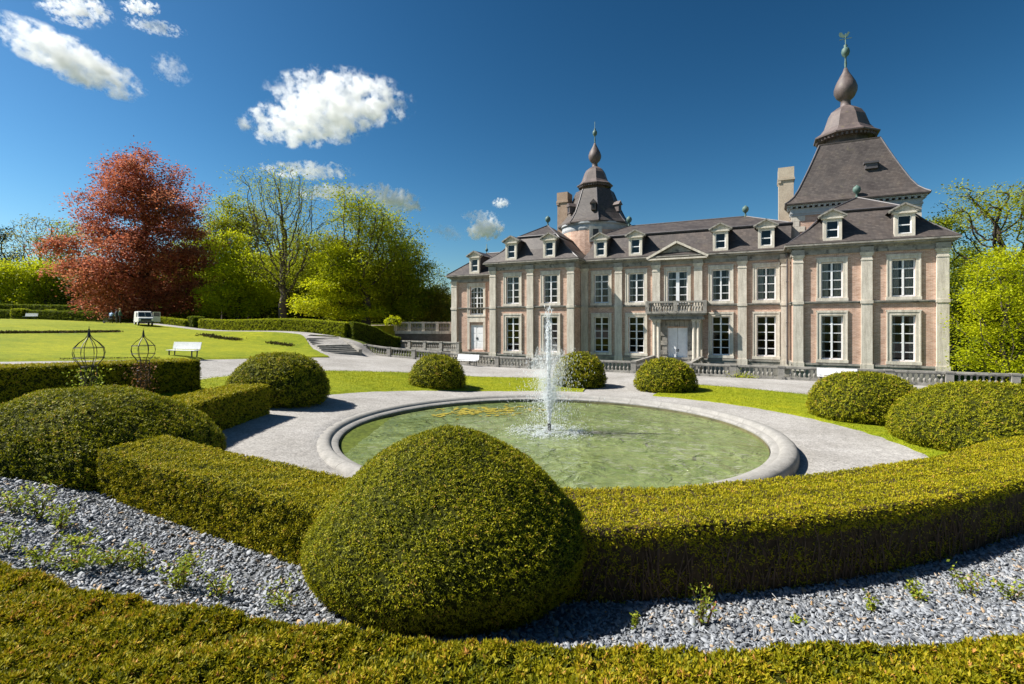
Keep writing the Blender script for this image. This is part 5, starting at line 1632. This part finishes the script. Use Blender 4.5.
for lab, x, y, H, rb, m, lab2 in (('larger onion topped iron trellis, left one behind the broad dome', -13.3, 16.1, 2.82, .42, ROSE_M, 'green climbing rose on the left trellis'),
                               ('smaller onion topped iron trellis, right one near the white bench', -13.75, 19.1, 2.68, .4, RUST_M, 'reddish climbing rose on the right trellis')):
    tt_, zz = trellis(lab, x, y, H, rb)
    climber(lab2, x, y, zz, H * .55, rb, m, 520)

# ------------------------------------------------------------------ benches
def bench(label, p, rz, w=2.2):
    root = empty('garden_bench', tuple(p), rz, label, 'bench', 'white garden benches')
    b = MB()
    for k in range(5): b.box(-w / 2, w / 2, -.42 + k * .092, -.42 + k * .092 + .075, .42, .455)
    b.build('seat', [WHITE], root)
    b = MB()
    for k in range(6):
        z = .5 + k * .078
        b.box(-w / 2, w / 2, .06 + k * .018, .09 + k * .018, z, z + .075)
    b.build('backrest', [WHITE], root)
    for x in (-w / 2 + .22, w / 2 - .22):
        b = MB()
        b.box(x - .03, x + .03, -.4, -.34, 0, .42); b.bar((x, .0, 0), (x, .05, .5), .06, .05); b.bar((x, .095, .5), (x, .2, .98), .05, .04); b.box(x - .028, x + .028, -.36, .02, .38, .418)
        b.build('leg', [IRON], root)
    return root
p = ground(185.5, 358); bench('white slatted bench at the lawn edge right of the trellises', (p[0], p[1], p[2] + .08), radians(-17), 2.35)
p = loc2w(-26.0, -9.9); bench('white bench against the left balustrade, left of the fountain', (p[0], p[1], gz(*p)), RZ + pi * 0, 2.25)
p = loc2w(2.6, -9.8); bench('white bench against the right balustrade, half hidden by the oval dome', (p[0], p[1], 0), RZ, 2.3)
p = at(31, 319, 81); bench('small far white bench before the dark hedge at the left', (p[0], p[1], gz(p[0], p[1]) + .1), 0, 2.0)

# ------------------------------------------------------------------ flower beds in the lawn
def bed(label, P, w, n, hk=1.0):
    P = np.array(P)
    d_ = np.r_[0, np.cumsum(np.linalg.norm(np.diff(P, axis=0), axis=1))]
    t = rng.random(n) * d_[-1]
    x = np.interp(t, d_, P[:, 0]) + rng.normal(0, w * .3, n); y = np.interp(t, d_, P[:, 1]) + rng.normal(0, w * .3, n)
    Q0 = np.stack([x, y, T(x, y) + .1], -1)
    L_ = rng.uniform(.1, .24, n) * hk
    V, Q = leaf_quads(Q0, rng.normal(size=(n, 3)) * .6 + np.array([0, 0, 1.]), L_, L_ * .5)
    c = V.mean(0)
    o = mesh_np('flower_bed', V - c, Q, [mat_bed], None, None, rng.random(n)); o.location = c
    tag(o, label, 'flower bed', 'flower beds in the left lawn')
mat_bed = mat_leaf('dark bedding plants', [(0, (.03, .03, .008)), (.6, (.07, .065, .015)), (.9, (.11, .09, .03)), (1, (.2, .12, .06))], .2)
bed('long dark planted strip across the left lawn', [ground(-40, 335)[:2], ground(0, 334.5)[:2], ground(60, 334)[:2], ground(118, 333)[:2]], .5, 3600)
bed('planted strip along the lower lawn edge behind the trellises', [ground(60, 361)[:2], ground(110, 360.3)[:2], ground(160, 359.3)[:2]], .12, 420, .4)
bed('dark planted patch in the lawn right of the van', [ground(203, 336)[:2], ground(222, 339.5)[:2], ground(240, 341)[:2]], .8, 900)
bed('small flowering patch in the lawn above the left round dome', [ground(270, 344)[:2], ground(292, 347)[:2]], .7, 420)

# ------------------------------------------------------------------ van
def van():
    p = at(143.5, 324, 60)
    root = empty('delivery_van', (p[0], p[1], gz(p[0], p[1]) + .1), radians(-46), 'old white delivery van with an open front door under the copper beech', 'van')
    root.scale = (.76, .76, .8)
    # x forward, y left, z up
    W, prof = .95, [(-2.3, .45), (1.45, .45), (2.2, .5), (2.25, .95), (2.12, 1.12), (1.45, 1.2), (1.02, 1.92), (.85, 2.05), (-2.2, 2.05), (-2.3, 1.95)]
    b = MB(); n = len(prof)
    vs = []
    for sy in (-1, 1):
        for x, z in prof: vs.append((x, sy * (W - (.1 if z > 1.5 else 0)), z))
    fs = [tuple(range(n)), tuple(range(2 * n - 1, n - 1, -1))] + [(i + n, (i + 1) % n + n, (i + 1) % n, i) for i in range(n)]
    b.add(vs, fs)
    VW = mat_plain('van white paint', (.72, .71, .68), .3, .5)
    body = b.build('body', [VW], root, False, .05)
    GL = mat_plain('dark van glass', (.03, .045, .06), .08, .6)
    b = MB(); b.add([(1.43, -.78, 1.26), (1.43, .78, 1.26), (1.06, .74, 1.88), (1.06, -.74, 1.88)], [(0, 1, 2, 3)])
    o = b.build('windscreen', [GL], root); o.location = (.035, 0, .02)
    b = MB()
    b.bar((1.44, 0, 1.24), (1.08, 0, 1.9), .05, .04)
    b.build('pillar', [VW], root).location = (.04, 0, .03)
    b = MB(); b.box(2.23, 2.3, -.66, .66, .66, .96); b.build('grille', [IRON], root)
    b = MB(); b.box(2.2, 2.36, -.95, .95, .42, .58); b.build('bumper', [IRON], root)
    for sy in (-1, 1):
        b = MB(); b.lathe([(.13, 0), (.13, .05), (.08, .07)], 14); o = b.build('headlight', [WHITE], root); o.location = (2.24, sy * .76, .8); o.rotation_euler = (0, pi / 2, 0)
        for x in (-1.45, 1.5):
            b = MB(); b.lathe([(.2, -.1), (.33, -.1), (.35, -.06), (.35, .06), (.33, .1), (.2, .1)], 20); o = b.build('wheel', [IRON], root); o.location = (x, sy * .86, .33); o.rotation_euler = (pi / 2, 0, 0)
            b = MB(); b.lathe([(.2, -.11), (.2, .11)], 16); q = b.build('hubcap', [WHITE], o)
    # open front doors on both sides, seen head on
    for sy in (1,):
        b = MB(); b.box(0, 1.0, -.03, .03, -.75, .05); b.box(0, .07, -.03, .03, .05, .72); b.box(.93, 1.0, -.03, .03, .05, .72); b.box(.07, .93, -.03, .03, .66, .72)
        d = b.build('door', [VW], root); d.location = (1.4, sy * .98, 1.25); d.rotation_euler = (0, 0, radians(100))
        b = MB(); b.box(.07, .93, -.008, .008, .05, .66); b.build('door_window', [GL], d)
    b = MB(); b.add([(.25, -.853, 1.25), (1.0, -.86, 1.25), (.92, -.852, 1.85), (.25, -.852, 1.85)], [(0, 1, 2, 3)]); o = b.build('side_window', [GL], root); o.location = (0, -.09, 0)
van()

# ------------------------------------------------------------------ people by the van
SKIN = mat_plain('skin', (.5, .32, .24), .6)
def person(label, px, py, Y, hgt, shirt, trousers, hair, rz, bend=0.0):
    p = at(px, py, Y); z = gz(p[0], p[1]) + .1
    root = empty('person', (p[0], p[1], z), rz, label, 'person', 'people standing on the lawn by the van')
    k = hgt / 1.75
    J = {'pel': (0, 0, .95), 'che': (0, .25 * bend, 1.3 - .08 * bend), 'nec': (0, .4 * bend, 1.5 - .16 * bend), 'hed': (0, .45 * bend + .02, 1.62 - .18 * bend)}
    V = [J['pel'], J['che'], J['nec']]; E = [(0, 1), (1, 2)]; R = [.15, .17, .06]
    V.append(J['hed']); E.append((2, 3)); R.append(.095)
    V.append((0, J['hed'][1], J['hed'][2] + .12)); E.append((3, 4)); R.append(.07)
    for s in (-1, 1):
        i = len(V)
        V += [(s * .1, 0, .86), (s * .11, .03, .48), (s * .12, 0, .08), (s * .13, .14, .04)]; R += [.1, .068, .048, .04]
        E += [(0, i), (i, i + 1), (i + 1, i + 2), (i + 2, i + 3)]
        i = len(V); cy = J['nec'][1]
        V += [(s * .2, cy * .95, J['nec'][2] - .07), (s * .27, cy + .06, J['nec'][2] - .36), (s * .23, cy + .22, J['nec'][2] - .55), (s * .22, cy + .27, J['nec'][2] - .62)]; R += [.065, .048, .036, .03]
        E += [(1, i), (i, i + 1), (i + 1, i + 2), (i + 2, i + 3)]
    me = bpy.data.meshes.new('body'); me.from_pydata([tuple(c * k for c in v) for v in V], E, [])
    o = bpy.data.objects.new('body', me); col.objects.link(o); o.parent = root
    sk = o.modifiers.new('skin', 'SKIN'); sk.use_smooth_shade = True
    for i, r in enumerate(R):
        me.skin_vertices[0].data[i].radius = (r * k, r * k)
    me.skin_vertices[0].data[0].use_root = True
    sb = o.modifiers.new('sub', 'SUBSURF'); sb.levels = 1; sb.render_levels = 1
    # clothes by height on the one body surface
    m, nt, bs = new_mat('clothes ' + shirt[0] + trousers[0])
    tc = nt.nodes.new('ShaderNodeTexCoord').outputs['Object']
    sp = nt.nodes.new('ShaderNodeSeparateXYZ'); nt.links.new(tc, sp.inputs[0])
    mr_ = nt.nodes.new('ShaderNodeMapRange'); mr_.inputs[2].default_value = 2 * k; nt.links.new(sp.outputs[2], mr_.inputs[0])
    cr = nt.nodes.new('ShaderNodeValToRGB'); cr.color_ramp.interpolation = 'CONSTANT'
    hz = (J['nec'][2] + .02) / 2
    els = [(0, (.03, .025, .02)), (.05, trousers[1]), (.47, shirt[1]), (hz, (.5, .32, .24))]
    while len(cr.color_ramp.elements) < 4: cr.color_ramp.elements.new(.5)
    for e, (q, c) in zip(cr.color_ramp.elements, els): e.position = q; e.color = (*c, 1)
    nt.links.new(mr_.outputs[0], cr.inputs[0]); nt.links.new(cr.outputs[0], bs.inputs['Base Color']); bs.inputs['Roughness'].default_value = .85
    me.materials.append(m)
    b = MB(); b.lathe([(.105 * k, 0), (.112 * k, .06 * k), (.095 * k, .12 * k), (.05 * k, .155 * k)], 12)
    h = b.build('hair', [mat_plain('hair ' + hair[0], hair[1], .8)], root, True); h.location = (0, (J['hed'][1] - .02) * k, (J['hed'][2] + .02) * k)
person('person in a light blue shirt and dark trousers leaning forward', 111, 324, 62, 1.6, ('light blue', (.42, .55, .75)), ('dark', (.03, .03, .04)), ('brown', (.08, .05, .03)), 0.4, .8)
person('person in dark clothes standing in the middle of the group', 116.5, 324, 63, 1.7, ('dark', (.03, .035, .05)), ('dark', (.025, .025, .03)), ('dark', (.03, .02, .015)), -.5)
person('person with fair hair and dark green top nearest the van', 120, 324.5, 62, 1.78, ('green', (.06, .12, .08)), ('dark', (.03, .03, .035)), ('fair', (.45, .33, .18)), -.9)
p = at(108, 324.5, 61)
root = empty('wheelbarrow', (p[0], p[1], gz(p[0], p[1]) + .1), radians(160), 'dark wheelbarrow on the lawn left of the three people', 'wheelbarrow')
b = MB(); b.add([(-.45, -.22, .3), (.35, -.22, .3), (.35, .22, .3), (-.45, .22, .3), (-.55, -.33, .6), (.55, -.33, .65), (.55, .33, .65), (-.55, .33, .6)], [(0, 3, 2, 1), (0, 1, 5, 4), (1, 2, 6, 5), (2, 3, 7, 6), (3, 0, 4, 7)]); b.build('tray', [IRON], root)
b = MB(); b.lathe([(.12, -.04), (.2, -.04), (.2, .04), (.12, .04)], 16); o = b.build('wheel', [IRON], root); o.location = (.68, 0, .2); o.rotation_euler = (pi / 2, 0, 0)
for s in (-1, 1):
    b = MB(); b.tube([(.68, s * .06, .2), (0, s * .24, .33), (-1.1, s * .28, .55)], .02, 6); b.build('handle', [IRON], root)
    b = MB(); b.tube([(-.35, s * .22, .32), (-.45, s * .26, 0)], .02, 6); b.build('leg', [IRON], root)

# weeds growing at the foot of the right balustrade
p = loc2w(-3.2, -9.25)
P = np.stack([rng.normal(0, .5, 260), rng.normal(0, .06, 260), np.abs(rng.normal(.1, .16, 260))], -1)
L_ = rng.uniform(.06, .12, 260); V, Q = leaf_quads(P, rng.normal(size=(260, 3)) + np.array([0, 0, .6]), L_, L_ * .6)
o = mesh_np('wall_plant', V, Q, [LIME_M], None, None, rng.random(260)); o.location = (p[0], p[1], 0); o.rotation_euler = (0, 0, RZ)
tag(o, 'bright green weeds growing through the right balustrade', 'weeds', None, 'stuff')
